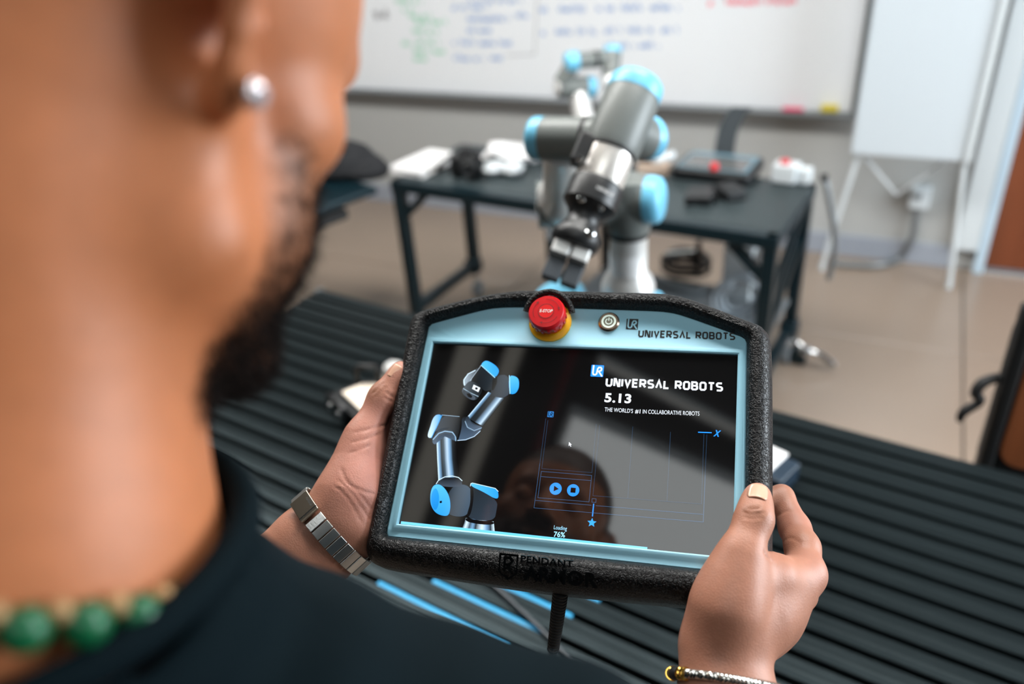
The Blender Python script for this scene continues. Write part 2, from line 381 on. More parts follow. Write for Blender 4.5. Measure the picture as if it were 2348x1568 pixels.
# outlet with conduit
q = at_y(2110, 447, WY)
ot = thing('wall_outlet', 'white wall power outlet box with grey conduit below', 'outlet', (q.x, WY, q.z))
MB().box((0, -.028, 0), (.085, .055, .105)).build('box', M_white, ot, bevel=.008); MB().box((-.012, -.058, .012), (.032, .008, .032)).build('socket', M_cable, ot, bevel=.003)
pth = [at_y(x, y, WY - .035) for x, y in ((2102, 474), (2097, 520), (2088, 552))] + [at_z(x, y, .018) for x, y in ((2062, 594), (2025, 606), (1970, 608), (1900, 602))]
mbw = MB(); mbw.tube([p - Vector((q.x, WY, q.z)) for p in pth], .0155, 12, sm=6); mbw.build('conduit', M_alud, ot)

# ================================================================ front bench (grooved aluminium planks)
BZ = 0.76
A0 = at_z(735, 660, BZ); B0 = at_z(2280, 1070, BZ)
bang = math.atan2(B0.y - A0.y, B0.x - A0.x)
BL, NS, PITCH = 2.45, 19, 0.050
fb = thing('work_bench', 'long dark workbench with a grooved metal top under the tablet', 'workbench', (A0.x, A0.y, 0), bang)
def plank_mesh(L, wd, th):
    g, c_ = .0022, .0012                                           # shallow middle line in every plank
    hw = wd / 2
    prof = [(-hw, -th), (-hw, -c_), (-hw + c_, 0), (-g - .0015, 0), (-g, -.0014), (g, -.0014), (g + .0015, 0), (hw - c_, 0), (hw, -c_), (hw, -th)]
    mb = MB(); n = len(prof); vs = [(0, y, z) for y, z in prof] + [(L, y, z) for y, z in prof]
    fs = [(i, (i + 1) % n, n + (i + 1) % n, n + i) for i in range(n)] + [tuple(range(n)), tuple(range(2 * n - 1, n - 1, -1))]
    mb.add(vs, fs)
    me = bpy.data.meshes.new('plank'); me.from_pydata([tuple(p) for p in mb.v], [], mb.f); me.materials.append(M_slat); me.update()
    return me
me = plank_mesh(BL, PITCH - .011, .016)
for i in range(NS):
    o = mk('plank', me, M_slat, fb, smooth=False); o.location = (0, -PITCH * (i + .5), BZ)
MB().box((BL / 2, -NS * PITCH / 2, BZ - .022), (BL, NS * PITCH, .012)).build('bed', M_rubber, fb, smooth=False)
fr = MB()
for y in (-.02, -NS * PITCH + .02): fr.box((BL / 2, y, BZ - .05), (BL, .04, .045))
for x in (.02, BL / 2, BL - .02): fr.box((x, -NS * PITCH / 2, BZ - .05), (.04, NS * PITCH - .08, .045))
fr.build('frame', M_bench, fb, smooth=False, bevel=.003)
for x in (.03, BL - .03):
    for y in (-.03, -NS * PITCH + .03):
        lg = MB().box((x, y, (BZ - .07 + .03) / 2), (.045, .045, BZ - .07 - .03)).build('leg', M_bench, fb, smooth=False, bevel=.003)
        MB().cyl((x, y, 0), (x, y, .032), .028, .02, 18).build('foot', M_rubber, lg)
    MB().box((x, -NS * PITCH / 2, .16), (.04, NS * PITCH - .10, .04)).build('side_rail', M_bench, fb, smooth=False, bevel=.003)
MB().box((.002, -.012, BZ - .012), (.012, .03, .024)).build('end_cap', M_cable, fb, bevel=.003)
# light blue strips in four slots, standing in for cyan reflections
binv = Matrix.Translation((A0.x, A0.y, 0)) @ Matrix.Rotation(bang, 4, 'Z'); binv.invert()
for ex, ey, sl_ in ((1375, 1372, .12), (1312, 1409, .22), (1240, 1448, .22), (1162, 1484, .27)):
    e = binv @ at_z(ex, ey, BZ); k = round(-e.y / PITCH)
    MB().box((e.x - sl_ / 2, -k * PITCH, BZ - .009), (sl_, .009, .012)).build('slot_cover', M_blueglint, fb, bevel=.002)

# ================================================================ rear bench along the whiteboard wall
FLc = at_z(893, 413, BZ); tx0, ty0 = FLc.x, FLc.y; tx1, ty1 = tx0 + 1.545, ty0 + .52; RB_ROT = math.radians(-5)
rb = thing('work_bench', 'dark wheeled bench carrying paper, a camera and a spare tablet', 'workbench', (tx0, ty0, 0), RB_ROT)
TL_, TD = tx1 - tx0, ty1 - ty0
me2 = plank_mesh(TL_ - .01, .0335, .014)
for i in range(12):
    o = mk('plank', me2, M_slat, rb, smooth=False); o.location = (.005, .04 + (TD - .08) * (i + .5) / 12, BZ)
MB().box((TL_ / 2, TD / 2, BZ - .02), (TL_, TD, .01)).build('bed', M_rubber, rb, smooth=False)
fr = MB()
for y in (.02, TD - .02): fr.box((TL_ / 2, y, BZ - .0245), (TL_, .044, .046))
for x in (.02, TL_ - .02): fr.box((x, TD / 2, BZ - .0245), (.044, TD, .046))
fr.build('frame', M_bench, rb, smooth=False, bevel=.004)
mx = at_y(1272, 600, ty0 - .04).x - tx0
for x in (.024, mx, TL_ - .024):
    for y in (.024, TD - .024):
        lg = MB().box((x, y, (BZ - .045 + .13) / 2), (.046, .046, BZ - .045 - .13)).build('leg', M_bench, rb, smooth=False, bevel=.004)
        MB().cyl((x, y, .085), (x, y, .13), .012, n=14).build('caster_fork', M_chrome, lg)
        MB().cyl((x - .014, y + .01, .038), (x + .014, y + .01, .038), .038, n=22).build('caster_wheel', M_cable, lg, bevel=.004)
        s_ = 1 if x < 1 else -1
        MB().bar((x + s_ * .01, y, BZ - .16), (x + s_ * .13, y, BZ - .05), .03, .03).build('gusset', M_bench, rb, smooth=False)
for x in (.024, TL_ - .024):
    MB().box((x, TD / 2, .17), (.042, TD - .09, .042)).build('side_rail', M_bench, rb, smooth=False, bevel=.004)
    MB().box((x, TD - .03, .17), (.07, .07, .075)).build('corner_block', M_bench, rb, bevel=.012)
for z in (.30, .45): MB().bar((TL_ - .024, .05, z), (TL_ - .024, TD - .05, z + .26), .022, .03).build('diagonal_brace', M_bench, rb, smooth=False)
MB().box((TL_ / 2 + .35, TD / 2, .30), (.78, TD - .1, .012)).build('lower_shelf', M_cable, rb, smooth=False)
q = at_y(885, 430, ty0)
MB().cyl((-.028, .05, BZ - .045), (-.002, .05, BZ - .045), .022, n=18).build('end_knob', M_alu, rb, bevel=.003)
# shiny brake lever of the front right caster
rbi = (Matrix.Translation((tx0, ty0, 0)) @ Matrix.Rotation(RB_ROT, 4, 'Z')).inverted()
qa, qb = rbi @ at_z(1910, 838, .03), rbi @ at_z(1848, 800, .08)
MB().tube([qa, qa.lerp(qb, .45) + Vector((0, 0, .012)), qb, qb + Vector((-.09, .03, .03))], [.017, .016, .012, .012], 14).build('brake_lever', M_chrome, rb)
MB().lathe([(0, -.02), (.02, -.012), (.025, 0), (.02, .012), (0, .02)], Matrix.Translation(qb + Vector((0, -.01, 0))), 20).build('brake_pivot', M_chrome, rb)
q = rbi @ at_z(1830, 815, .03); MB().box((q.x, q.y, .035), (.07, .07, .06)).build('brake_block', M_bench, rb, bevel=.01)
q = rbi @ at_y(1256, 468, ty0 - .05); MB().box((q.x, -.012, q.z), (.05, .03, .045)).build('white_plug', M_white, rb, bevel=.008)
q2 = rbi @ at_y(1268, 510, ty0 - .06); MB().tube([(q.x, -.02, q.z - .02), (q2.x - .004, -.035, q2.z + .02), (q2.x + .004, -.03, q2.z - .05)], .009, 10, sm=5).build('plug_lead', M_cable, rb)

# ================================================================ teach pendant (tablet)
PTL, PTR, PBR, PBL = (Vector(p) for p in ((-.3486, .5095, 1.4406), (-.0935, .5636, 1.4493), (-.0616, .4342, 1.3574), (-.3168, .3801, 1.3486)))
PO = (PTL + PTR + PBR + PBL) / 4
PU = (PTR - PTL + PBR - PBL).normalized(); PV = PTL - PBL + PTR - PBR; PV = (PV - PU * PV.dot(PU)).normalized(); PN = PU.cross(PV)
PM = Matrix(((PU.x, PV.x, PN.x, PO.x), (PU.y, PV.y, PN.y, PO.y), (PU.z, PV.z, PN.z, PO.z), (0, 0, 0, 1)))
def pw(u, v, n): return PM @ Vector((u / 1000, v / 1000, n / 1000))
def scr(px, py, n=0.0):
    """pixel of the photograph -> (u, v) in metres on the plane n above the screen"""
    r = ray(px, py); o = PO + PN * n; t = (o - CAM).dot(PN) / r.dot(PN); p = CAM + r * t - PO
    return (p.dot(PU), p.dot(PV))
pen = thing('teach_pendant', 'robot teach tablet in a black rubber armour held by both hands', 'tablet', M=PM)
M_bezel = mat('pendant blue', srgb(158, 216, 238), 0.46, noise=0.03, nscale=25)
M_glass = mat('screen glass', (0.006, 0.006, 0.0065), 0.045, ior=1.65)
M_print = mat('black print', srgb(8, 14, 20), 0.5)
def armour_mat():
    m = bpy.data.materials.new('textured black armour'); m.use_nodes = True; nt = m.node_tree; b = nt.nodes['Principled BSDF']
    b.inputs['Base Color'].default_value = srgb(10, 11, 13); b.inputs['Roughness'].default_value = 0.38; b.inputs['Specular IOR Level'].default_value = 0.36
    tc = nt.nodes.new('ShaderNodeTexCoord'); n = nt.nodes.new('ShaderNodeTexNoise'); n.inputs['Scale'].default_value = 420; n.inputs['Detail'].default_value = 1.5; n.inputs['Distortion'].default_value = 1.2
    r = nt.nodes.new('ShaderNodeValToRGB'); r.color_ramp.elements[0].position = .42; r.color_ramp.elements[1].position = .60
    bp = nt.nodes.new('ShaderNodeBump'); bp.inputs['Strength'].default_value = 0.9; bp.inputs['Distance'].default_value = 0.0008
    nt.links.new(tc.outputs['Object'], n.inputs['Vector']); nt.links.new(n.outputs['Fac'], r.inputs['Fac'])
    nt.links.new(r.outputs['Color'], bp.inputs['Height']); nt.links.new(bp.outputs['Normal'], b.inputs['Normal'])
    return m
M_arm = armour_mat()
inner = [(-134.6, -92), (-140, -92), (-140, -81), (-139, 92), (-138.5, 99), (-132.7, 101.5), (-89.6, 115.8), (-75, 118.6), (-41.8, 119.6), (61.6, 119), (75, 118), (87.2, 115), (130.2, 99), (138, 95.5), (138, 83), (139.5, -81), (139.5, -92), (133, -92)]
outer = [(-140, -115), (-156, -112), (-156, -92), (-159, 95), (-158.5, 107), (-149, 113), (-135.5, 117), (-99.7, 128), (-64, 136), (-50, 137), (52.9, 137), (70, 136.5), (85, 134), (104.7, 127), (140, 112), (155, 106), (159, 90), (160, -92), (160, -112), (146, -116), (12, -119), (-39, -118.5), (-92, -116.5)]
def star(poly, n=288):
    P = chaikin(poly, 2); out = []
    for k in range(n):
        a = 2 * PI * k / n; d = Vector((math.cos(a), math.sin(a))); best = 0
        for i in range(len(P)):
            p, q = P[i], P[(i + 1) % len(P)]; e = q - p; den = d.x * e.y - d.y * e.x
            if abs(den) < 1e-9: continue
            t = (p.x * e.y - p.y * e.x) / den; s_ = (p.x * d.y - p.y * d.x) / den
            if t > 0 and -1e-6 <= s_ <= 1 + 1e-6: best = max(best, t)
        out.append(d * best / 1000)
    return out
IN, OUT = star(inner), star(outer)
NS_ = len(IN)
# cross-section of the rubber tube: (share from inner to outer outline, height above the screen)
prof = [(0.0, -.010), (0.0, .0015), (.03, .0045), (.12, .0085), (.28, .0115), (.48, .0120), (.66, .0100), (.82, .0055), (.94, -.0015), (1.0, -.010), (1.0, -.030), (.95, -.040), (.80, -.0475), (.5, -.050), (.0, -.050)]
mb = MB(); vs, fs = [], []
for s_, z in prof:
    for k in range(NS_): p = IN[k].lerp(OUT[k], s_); vs.append((p.x, p.y, z))
for i in range(len(prof)):
    j = (i + 1) % len(prof)
    for k in range(NS_): l = (k + 1) % NS_; fs.append((i * NS_ + k, i * NS_ + l, j * NS_ + l, j * NS_ + k))
arm = mb.add(vs, fs).build('armour_frame', M_arm, pen); 
MB().prism([(p.x * .995, p.y * .995) for p in IN], -.048, -.012).build('back_case', M_bezel, pen, bevel=.003)
# blue front plate with the screen opening and its raised lip
sw2, sh2 = .1312, .0812
hole = []
for k in range(NS_):
    a = 2 * PI * k / NS_; d = Vector((math.cos(a), math.sin(a))); t = min(sw2 / max(abs(d.x), 1e-9), sh2 / max(abs(d.y), 1e-9)); hole.append(d * t)
# snap the nearest samples onto the four corners
for cxn, cyn in ((1, 1), (-1, 1), (-1, -1), (1, -1)):
    c_ = Vector((cxn * sw2, cyn * sh2)); k = min(range(NS_), key=lambda i: (hole[i] - c_).length); hole[k] = c_
vs, fs = [], []
rings = [(IN, 1.0, -.010), (IN, 1.0, .0008), (IN, .992, .0018), ('h', 1.040, .0018), ('h', 1.030, .0028), ('h', 1.008, .0030), ('h', 1.0, .0022), ('h', 1.0, -.003)]
for src, f_, z in rings:
    for k in range(NS_):
        if src == 'h':
            h = hole[k]; e = (f_ - 1) * .13; p = Vector((h.x + e * (1 if h.x > 0 else -1) * min(1, abs(h.x) / sw2 * 1.0) ** 8, h.y + e * (1 if h.y > 0 else -1) * min(1, abs(h.y) / sh2) ** 8))
        else: p = src[k] * f_
        vs.append((p.x, p.y, z))
for i in range(len(rings) - 1):
    for k in range(NS_): l = (k + 1) % NS_; fs.append((i * NS_ + k, i * NS_ + l, (i + 1) * NS_ + l, (i + 1) * NS_ + k))
mb = MB().add(vs, [f[::-1] for f in fs]); bez = mb.build('front_plate', M_bezel, pen)
scn = MB().box((0, 0, -.0025), (2 * sw2 + .001, 2 * sh2 + .001, .005)).build('screen', M_glass, pen, smooth=False)
scn['label'] = 'glossy dark screen showing a robot start-up page'

# ---- lettering built from strokes
GL = {'U': [[(0, 1), (0, .2), (.14, 0), (.5, 0), (.64, .2), (.64, 1)]], 'N': [[(0, 0), (0, 1), (.14, 1), (.5, 0), (.64, 0), (.64, 1)]], 'I': [[(0, 0), (0, 1)]],
      'V': [[(0, 1), (.32, 0), (.64, 1)]], 'E': [[(.56, 1), (0, 1), (0, 0), (.56, 0)], [(0, .52), (.5, .52)]],
      'R': [[(0, 0), (0, 1), (.48, 1), (.62, .86), (.62, .58), (.48, .46), (.05, .46)], [(.3, .46), (.64, 0)]],
      'S': [[(.6, 1), (.14, 1), (0, .86), (0, .66), (.12, .53), (.5, .47), (.62, .34), (.62, .14), (.48, 0), (0, 0)]],
      'A': [[(0, 0), (.32, 1), (.64, 0)]], 'L': [[(0, 1), (0, 0), (.54, 0)]],
      'O': [[(.14, 0), (0, .16), (0, .84), (.14, 1), (.5, 1), (.64, .84), (.64, .16), (.5, 0), (.14, 0), (0, .16)]],
      'B': [[(0, 0), (0, 1), (.46, 1), (.58, .88), (.58, .64), (.47, .52), (0, .52)], [(.47, .52), (.62, .4), (.62, .12), (.48, 0), (0, 0)]],
      'T': [[(0, 1), (.66, 1)], [(.33, 1), (.33, 0)]], ' ': []}
GW = {'I': 0.0, 'E': .56, 'L': .54, ' ': .15}
def lettering(name, text, m, parent, p0, p1, hgt, z, swf=.25, emb=0):
    """text between two (u, v) baseline points; cap height hgt"""
    adv = []; x = 0
    for ch in text: adv.append(x); x += GW.get(ch, .64) + .37
    total = x - .37; d = Vector(p1) - Vector(p0); k = d.length / (total + swf); d.normalize(); e = Vector((-d.y, d.x))
    hy = (hgt - swf * k) / 1.0
    for ch, a in zip(text, adv):
        if not GL[ch]: continue
        mb = MB()
        for poly in GL[ch]:
            pts = []
            for (gx, gy) in poly: q = Vector(p0) + d * ((a + gx + swf / 2) * k) + e * (gy * hy + swf * k / 2); pts.append((q.x, q.y))
            mb.stroke(pts, swf * k, z)
        if emb: mb.v += [v - Vector((0, 0, emb)) for v in mb.v]
        mb.build(name, m, parent, smooth=False)
def ur_logo(name, c, s_, ang, mbg, mfg, parent, z, bg=True):
    R_ = Matrix.Translation((c[0], c[1], z)) @ Matrix.Rotation(ang, 4, 'Z') @ Matrix.Scale(s_, 4)
    o = MB().add([(x, y, 0) for x, y in rrect(0, 0, 1, 1, .04, 2)], [tuple(range(12))], R_).build(name, mbg, parent, smooth=False)
    MB().stroke([(.18, .98), (.16, .32), (.22, .17), (.36, .15), (.47, .24), (.52, .66), (.6, .8), (.76, .8), (.84, .68), (.8, .54), (.62, .46), (.92, .04)], .12, 0.00012 / s_, R_).build('letter_mark', mfg, o if parent is not scn else parent, smooth=False)
u0, v0 = scr(1463, 773, .0018); u1, v1 = scr(1686, 780, .0018)
lettering('brand_letter', 'UNIVERSAL ROBOTS', M_print, pen, (u0, v0), (u1, v1), .0068, .0020)
c0 = scr(1435, 755, .0018)
ur_logo('brand_mark', c0, .0100, 0.0, M_print, M_bezel, pen, .0020)

# ---- what the screen shows
def emis(name, c, s_=1.0): return mat(name, (0.0, 0.0, 0.0), 0.05, ior=1.65, emit=c, estr=s_)
E_w = emis('lit white', (.80, .86, .95), 1.0); E_b = emis('lit blue', (.02, .27, 1.0), 1.0); E_line = emis('lit line', (.034, .09, .19), 1.0)
E_faint = emis('lit faint line', (.018, .042, .085), 1.0); E_bar = emis('lit bar', (.15, .60, .95), 1.0); E_k = emis('lit black', (0, 0, 0), 0.0); E_lb = emis('lit pale blue', (.35, .72, .98), 1.0)
ZS = .0002
u0, v0 = scr(1388, 886); u1, v1 = scr(1658, 898)
lettering('screen_letter', 'UNIVERSAL ROBOTS', E_w, scn, (u0, v0), (u1, v1), .0078, ZS, .25)
c0 = scr(1354, 863); ur_logo('screen_mark', c0, .0105, 0.0, E_b, E_w, scn, ZS)
c0 = scr(1255, 956); ur_logo('screen_mark', c0, .0050, 0.0, emis('lit dim blue', (.03, .2, .55)), E_k, scn, ZS)
def stext(txt, pa, pb, hgt, m, bold=0, shear=0, spacing=1.0):
    a, b = Vector(scr(*pa)), Vector(scr(*pb)); d = b - a
    return font('screen_text', txt, hgt, m, scn, None, M=Matrix.Translation((a.x, a.y, ZS)) @ Matrix.Rotation(math.atan2(d.y, d.x), 4, 'Z'), bold=bold, shear=shear, spacing=spacing, width=d.length)
stext('5.13', (1385, 921), (1446, 924), .0108, E_w, .03, spacing=1.05)
stext("THE WORLD'S", (1386, 943), (1451, 947), .0050, E_w)
stext('#1', (1456, 947), (1468, 948), .0050, E_w, .012)
stext('IN COLLABORATIVE ROBOTS', (1473, 948), (1603, 953), .0050, E_w)
stext('Loading', (1269, 1213), (1299, 1216), .0044, E_lb)
stext('76%', (1269, 1230), (1295, 1232), .0056, E_lb, .02)
stext('x', (1636, 1000), (1653, 1002), .0115, E_b, .01, .35)
zz = lambda x, y: scr(1200 + x / 4.48, 920 + y / 4.48)
def uiline(pts, m, wd=.00035, closed=False): MB().stroke([zz(*p) for p in pts], wd, ZS).build('screen_line', m, scn, smooth=False) if not closed else MB().stroke([zz(*p) for p in pts], wd, ZS, closed=True).build('screen_line', m, scn, smooth=False)
uiline([(232, 175), (170, 640)], E_faint); uiline([(170, 640), (110, 1095), (1000, 1170)], E_line); uiline([(1000, 1170), (1848, 1240), (1868, 760)], E_line); uiline([(1868, 760), (1885, 340)], E_faint)
uiline([(252, 195), (190, 692), (705, 733), (750, 235)], E_faint); uiline([(185, 720), (150, 990), (675, 1033), (702, 762)], E_line, closed=True); uiline([(180, 773), (695, 815)], E_line)
uiline([(785, 245), (715, 970), (1830, 1055), (1855, 335)], E_faint); uiline([(1125, 260), (1073, 995)], E_faint); uiline([(1512, 315), (1475, 1028)], E_faint)
uiline([(125, 1018), (700, 1068)], E_line); uiline([(745, 1072), (1845, 1162)], E_line); uiline([(707, 1000), (748, 1003), (745, 1040), (704, 1037)], E_line, closed=True)
uiline([(723, 1052), (710, 1183)], E_b, .0009); uiline([(1795, 318), (1935, 323)], E_b, .0009)
def disc(c, r, n=32): return [(c[0] + r * math.cos(2 * PI * k / n), c[1] + r * math.sin(2 * PI * k / n)) for k in range(n)]
def flat(name, poly, m, z): return MB().add([(x, y, z) for x, y in poly], [tuple(range(len(poly)))]).build(name, m, scn, smooth=False)
r_ = .0049; cc = zz(332, 898); flat('play_button', disc(cc, r_), E_b, ZS); flat('play_triangle', [(cc[0] - .0014, cc[1] + .0023), (cc[0] - .0014, cc[1] - .0023), (cc[0] + .0026, cc[1])], E_k, ZS * 1.8)
cc = zz(512, 914); flat('stop_button', disc(cc, r_), E_b, ZS); flat('stop_square', [(cc[0] - .002, cc[1] - .002), (cc[0] + .002, cc[1] - .002), (cc[0] + .002, cc[1] + .002), (cc[0] - .002, cc[1] + .002)], E_k, ZS * 1.8)
cc = zz(704, 1247); flat('star_icon', [(cc[0] + q * math.sin(k * PI / 5), cc[1] + q * math.cos(k * PI / 5)) for k, q in enumerate([.0037, .0017] * 5)], emis('lit star', (.02, .36, 1.0)), ZS)
cc = zz(470, 418); flat('cursor_arrow', [(cc[0], cc[1]), (cc[0], cc[1] - .0034), (cc[0] + .0009, cc[1] - .0026), (cc[0] + .0017, cc[1] - .0040), (cc[0] + .0022, cc[1] - .0037), (cc[0] + .0015, cc[1] - .0023), (cc[0] + .0025, cc[1] - .0022)], E_w, ZS)
a, b = scr(919, 1201), scr(1484, 1261); MB().add([(a[0], a[1], ZS), (b[0], b[1], ZS), (b[0], b[1] + .0021, ZS), (a[0], a[1] + .0021, ZS)], [(0, 1, 2, 3)]).build('progress_bar', E_bar, scn, smooth=False)

# ---- picture of a robot arm on the screen (flat print, shaded as printed)
class Pic:
    def __init__(s): s.v, s.f, s.c, s.z = [], [], [], .00015
    def p(s, x, y): return scr(950 + x / 3.563, 800 + y / 3.563)
    def poly(s, pts, c0, c1=None, ax=(0, 1)):
        """filled outline; colour runs from c0 to c1 along ax"""
        c1 = c1 or c0; s.z += .000004; pts = [(q.x, q.y) for q in chaikin(pts, 2)] if len(pts) > 5 else pts; t = [q[0] * ax[0] + q[1] * ax[1] for q in pts]; lo, hi = min(t), max(t); k = len(s.v)
        for q, a in zip(pts, t):
            u, v = s.p(*q); s.v.append((u, v, s.z)); f = (a - lo) / max(hi - lo, 1e-6); s.c.append([x + (y - x) * f for x, y in zip(c0, c1)])
        cx, cy = sum(q[0] for q in pts) / len(pts), sum(q[1] for q in pts) / len(pts); u, v = s.p(cx, cy); s.v.append((u, v, s.z))
        f = (cx * ax[0] + cy * ax[1] - lo) / max(hi - lo, 1e-6); s.c.append([x + (y - x) * f for x, y in zip(c0, c1)]); n = len(pts)
        s.f += [(k + i, k + (i + 1) % n, k + n) for i in range(n)]
    def strip(s, L, R, stops):
        s.z += .000004; m = len(stops); k = len(s.v)
        for a, b in zip(L, R):
            for f, c in stops: u, v = s.p(a[0] + (b[0] - a[0]) * f, a[1] + (b[1] - a[1]) * f); s.v.append((u, v, s.z)); s.c.append(c)
        for i in range(len(L) - 1):
            for j in range(m - 1): q = k + i * m + j; s.f.append((q, q + 1, q + m + 1, q + m))
    def line(s, pts, wd, c):
        s.z += .000004; mb = MB().stroke([s.p(*q) for q in pts], wd, s.z); k = len(s.v)
        s.v += [tuple(q) for q in mb.v]; s.c += [c] * len(mb.v); s.f += [tuple(i + k for i in f) for f in mb.f]
K, DK, G1, G2, LB, WH = (.003, .003, .004), (.006, .007, .008), (.013, .018, .023), (.05, .08, .11), (.16, .32, .52), (.60, .78, .92)
BB, BL1, BD = (.02, .30, .78), (.08, .46, .95), (.01, .14, .42)
alu = [(0, WH), (.10, LB), (.22, G1), (.36, G2), (.52, (.42, .58, .75)), (.64, LB), (.78, G1), (.9, DK), (1, K)]
pc = Pic()
pc.strip([(418, 1380), (408, 1420), (385, 1478)], [(648, 1410), (652, 1440), (658, 1506)], [(0, G1), (.08, WH), (.2, G2), (.3, LB), (.4, G1), (.6, WH), (.75, LB), (.88, G1), (1, WH)])
pc.poly([(420, 1375), (520, 1402), (650, 1405), (650, 1438), (520, 1432), (418, 1408)], K)
pc.poly([(455, 1125), (530, 1140), (683, 1240), (672, 1320), (655, 1400), (520, 1402), (425, 1372), (450, 1270)], G1, (.025, .04, .06), (1, 1))
pc.poly([(300, 1130), (380, 1100), (455, 1125), (470, 1190), (460, 1300), (420, 1372), (300, 1366), (230, 1300)], (.018, .026, .036), (.05, .085, .13), (1, 0))
pc.poly([(455, 1118), (482, 1130), (485, 1220), (470, 1320), (448, 1372), (424, 1368), (452, 1290), (462, 1200)], K)
pc.strip([(180, 690), (188, 900), (197, 1075)], [(340, 690), (350, 900), (372, 1090)], alu)
pc.poly([(175, 1110), (195, 1078), (250, 1052), (310, 1048), (365, 1062), (395, 1085), (385, 1120), (300, 1130), (220, 1120)], K, (.05, .07, .1), (0, 1))
pc.line([(178, 1104), (200, 1070), (250, 1045), (310, 1038), (362, 1050), (392, 1078)], .0006, WH)
pc.poly([(135, 1165), (150, 1125), (175, 1106), (215, 1108), (260, 1150), (290, 1215), (297, 1290), (285, 1350), (262, 1366), (210, 1358), (165, 1330), (135, 1275), (130, 1215)], BL1, BB, (0, 1))
pc.poly([(140, 1185), (162, 1140), (185, 1140), (205, 1200), (200, 1270), (180, 1318), (155, 1310), (136, 1250)], BB, (.01, .22, .62), (0, 1))
pc.poly([(208, 1242), (226, 1240), (226, 1258), (208, 1260)], K)
pc.poly([(458, 1098), (475, 1094), (660, 1138), (688, 1165), (686, 1240), (560, 1165), (470, 1125)], BL1, BB, (1, 0)); pc.line([(458, 1122), (462, 1100), (475, 1095), (662, 1139), (687, 1165)], .0005, WH)
pc.poly([(148, 770), (150, 735), (200, 655), (290, 640), (345, 680), (352, 730), (330, 760), (310, 700), (240, 690), (190, 720), (178, 785)], G1, (.06, .10, .16), (0, 1))
pc.line([(152, 742), (200, 690), (250, 672), (310, 680), (335, 710), (340, 752)], .0009, (.25, .42, .6))
pc.poly([(225, 540), (370, 552), (385, 600), (375, 680), (350, 745), (330, 680), (270, 640), (200, 655), (160, 690)], (.03, .045, .065), DK, (1, 0)); pc.line([(228, 540), (370, 553)], .0004, (.3, .45, .6))
pc.poly([(130, 640), (150, 570), (180, 535), (228, 538), (200, 610), (160, 690), (138, 730), (110, 722), (112, 690)], WH, BB, (1, 0)); pc.line([(228, 538), (190, 620), (140, 728)], .0006, (.03, .3, .7))
pc.poly([(385, 560), (430, 548), (470, 600), (555, 640), (530, 690), (470, 725), (400, 745), (352, 748), (380, 660)], DK, (.06, .10, .16), (0, 1)); pc.poly([(372, 555), (388, 558), (390, 640), (362, 745), (348, 742), (374, 650)], K)
pc.line([(352, 748), (420, 742), (490, 715), (540, 670)], .0006, (.45, .62, .8))
pc.strip([(605, 352), (440, 548), (425, 560)], [(735, 405), (575, 610), (560, 630)], [(0, WH), (.08, LB), (.22, G1), (.5, G1), (.68, (.16, .26, .38)), (.82, (.45, .62, .8)), (.92, G2), (1, G1)])
pc.poly([(412, 600), (425, 555), (445, 545), (470, 620), (560, 632), (545, 660), (480, 670), (430, 650)], G1, (.07, .11, .17), (0, 1)); pc.line([(415, 590), (435, 640), (490, 668), (550, 645)], .0006, (.25, .38, .52))
pc.poly([(680, 210), (778, 215), (780, 365), (755, 385), (720, 405), (640, 385), (618, 345), (660, 290)], (.014, .02, .028), (.035, .05, .07), (1, 0))
pc.poly([(772, 215), (830, 224), (855, 250), (857, 310), (840, 350), (815, 370), (776, 368)], BL1, BB, (0, 1)); pc.line([(777, 216), (782, 368)], .0006, (.4, .75, 1))
pc.poly([(398, 265), (415, 225), (470, 190), (540, 140), (500, 210), (470, 260), (420, 300), (404, 300)], (.3, .38, .46), K, (1, 0)); pc.line([(412, 300), (405, 255), (440, 205), (500, 175)], .0008, WH)
pc.poly([(545, 135), (660, 235), (665, 300), (620, 345), (565, 345), (545, 300), (455, 262), (500, 205)], DK, (.016, .024, .032), (1, 0)); pc.line([(545, 137), (455, 262)], .0004, (.4, .5, .6))
pc.poly([(660, 240), (680, 215), (676, 270), (650, 330), (632, 342)], K); pc.poly([(680, 215), (640, 250), (632, 340), (650, 335), (675, 280)], DK)
pc.poly([(540, 135), (570, 100), (600, 96), (660, 130), (690, 165), (692, 195), (660, 238), (610, 190)], BL1, BB, (1, 0)); pc.line([(545, 133), (660, 236)], .0006, (.35, .7, 1))
pc.poly([(440, 268), (470, 262), (545, 300), (562, 345), (520, 400), (505, 420), (460, 418), (400, 375), (388, 340), (400, 318)], (.05, .07, .09), DK, (1, 0)); pc.line([(400, 322), (450, 355), (525, 390)], .0006, (.3, .42, .52))
pc.poly([(390, 345), (420, 335), (490, 380), (505, 412), (470, 420), (410, 385)], (.02, .03, .04), (.07, .09, .12), (1, 0)); pc.poly([(425, 365), (450, 362), (475, 388), (465, 402), (440, 392)], K)
pc.poly([(486, 292), (540, 318), (524, 354), (472, 326)], (.72, .8, .86)); pc.poly([(502, 312), (522, 320), (512, 336), (496, 328)], K)
me = bpy.data.meshes.new('robot_picture'); me.from_pydata(pc.v, [], pc.f); me.update()
ca = me.color_attributes.new('print', 'FLOAT_COLOR', 'POINT')
ca.data.foreach_set('color', np.array([[*c, 1] for c in pc.c], dtype=np.float32).ravel())
mp = bpy.data.materials.new('screen picture'); mp.use_nodes = True; nt = mp.node_tree; b_ = nt.nodes['Principled BSDF']
b_.inputs['Base Color'].default_value = (0, 0, 0, 1); b_.inputs['Roughness'].default_value = .05; b_.inputs['IOR'].default_value = 1.65; b_.inputs['Emission Strength'].default_value = 1.0
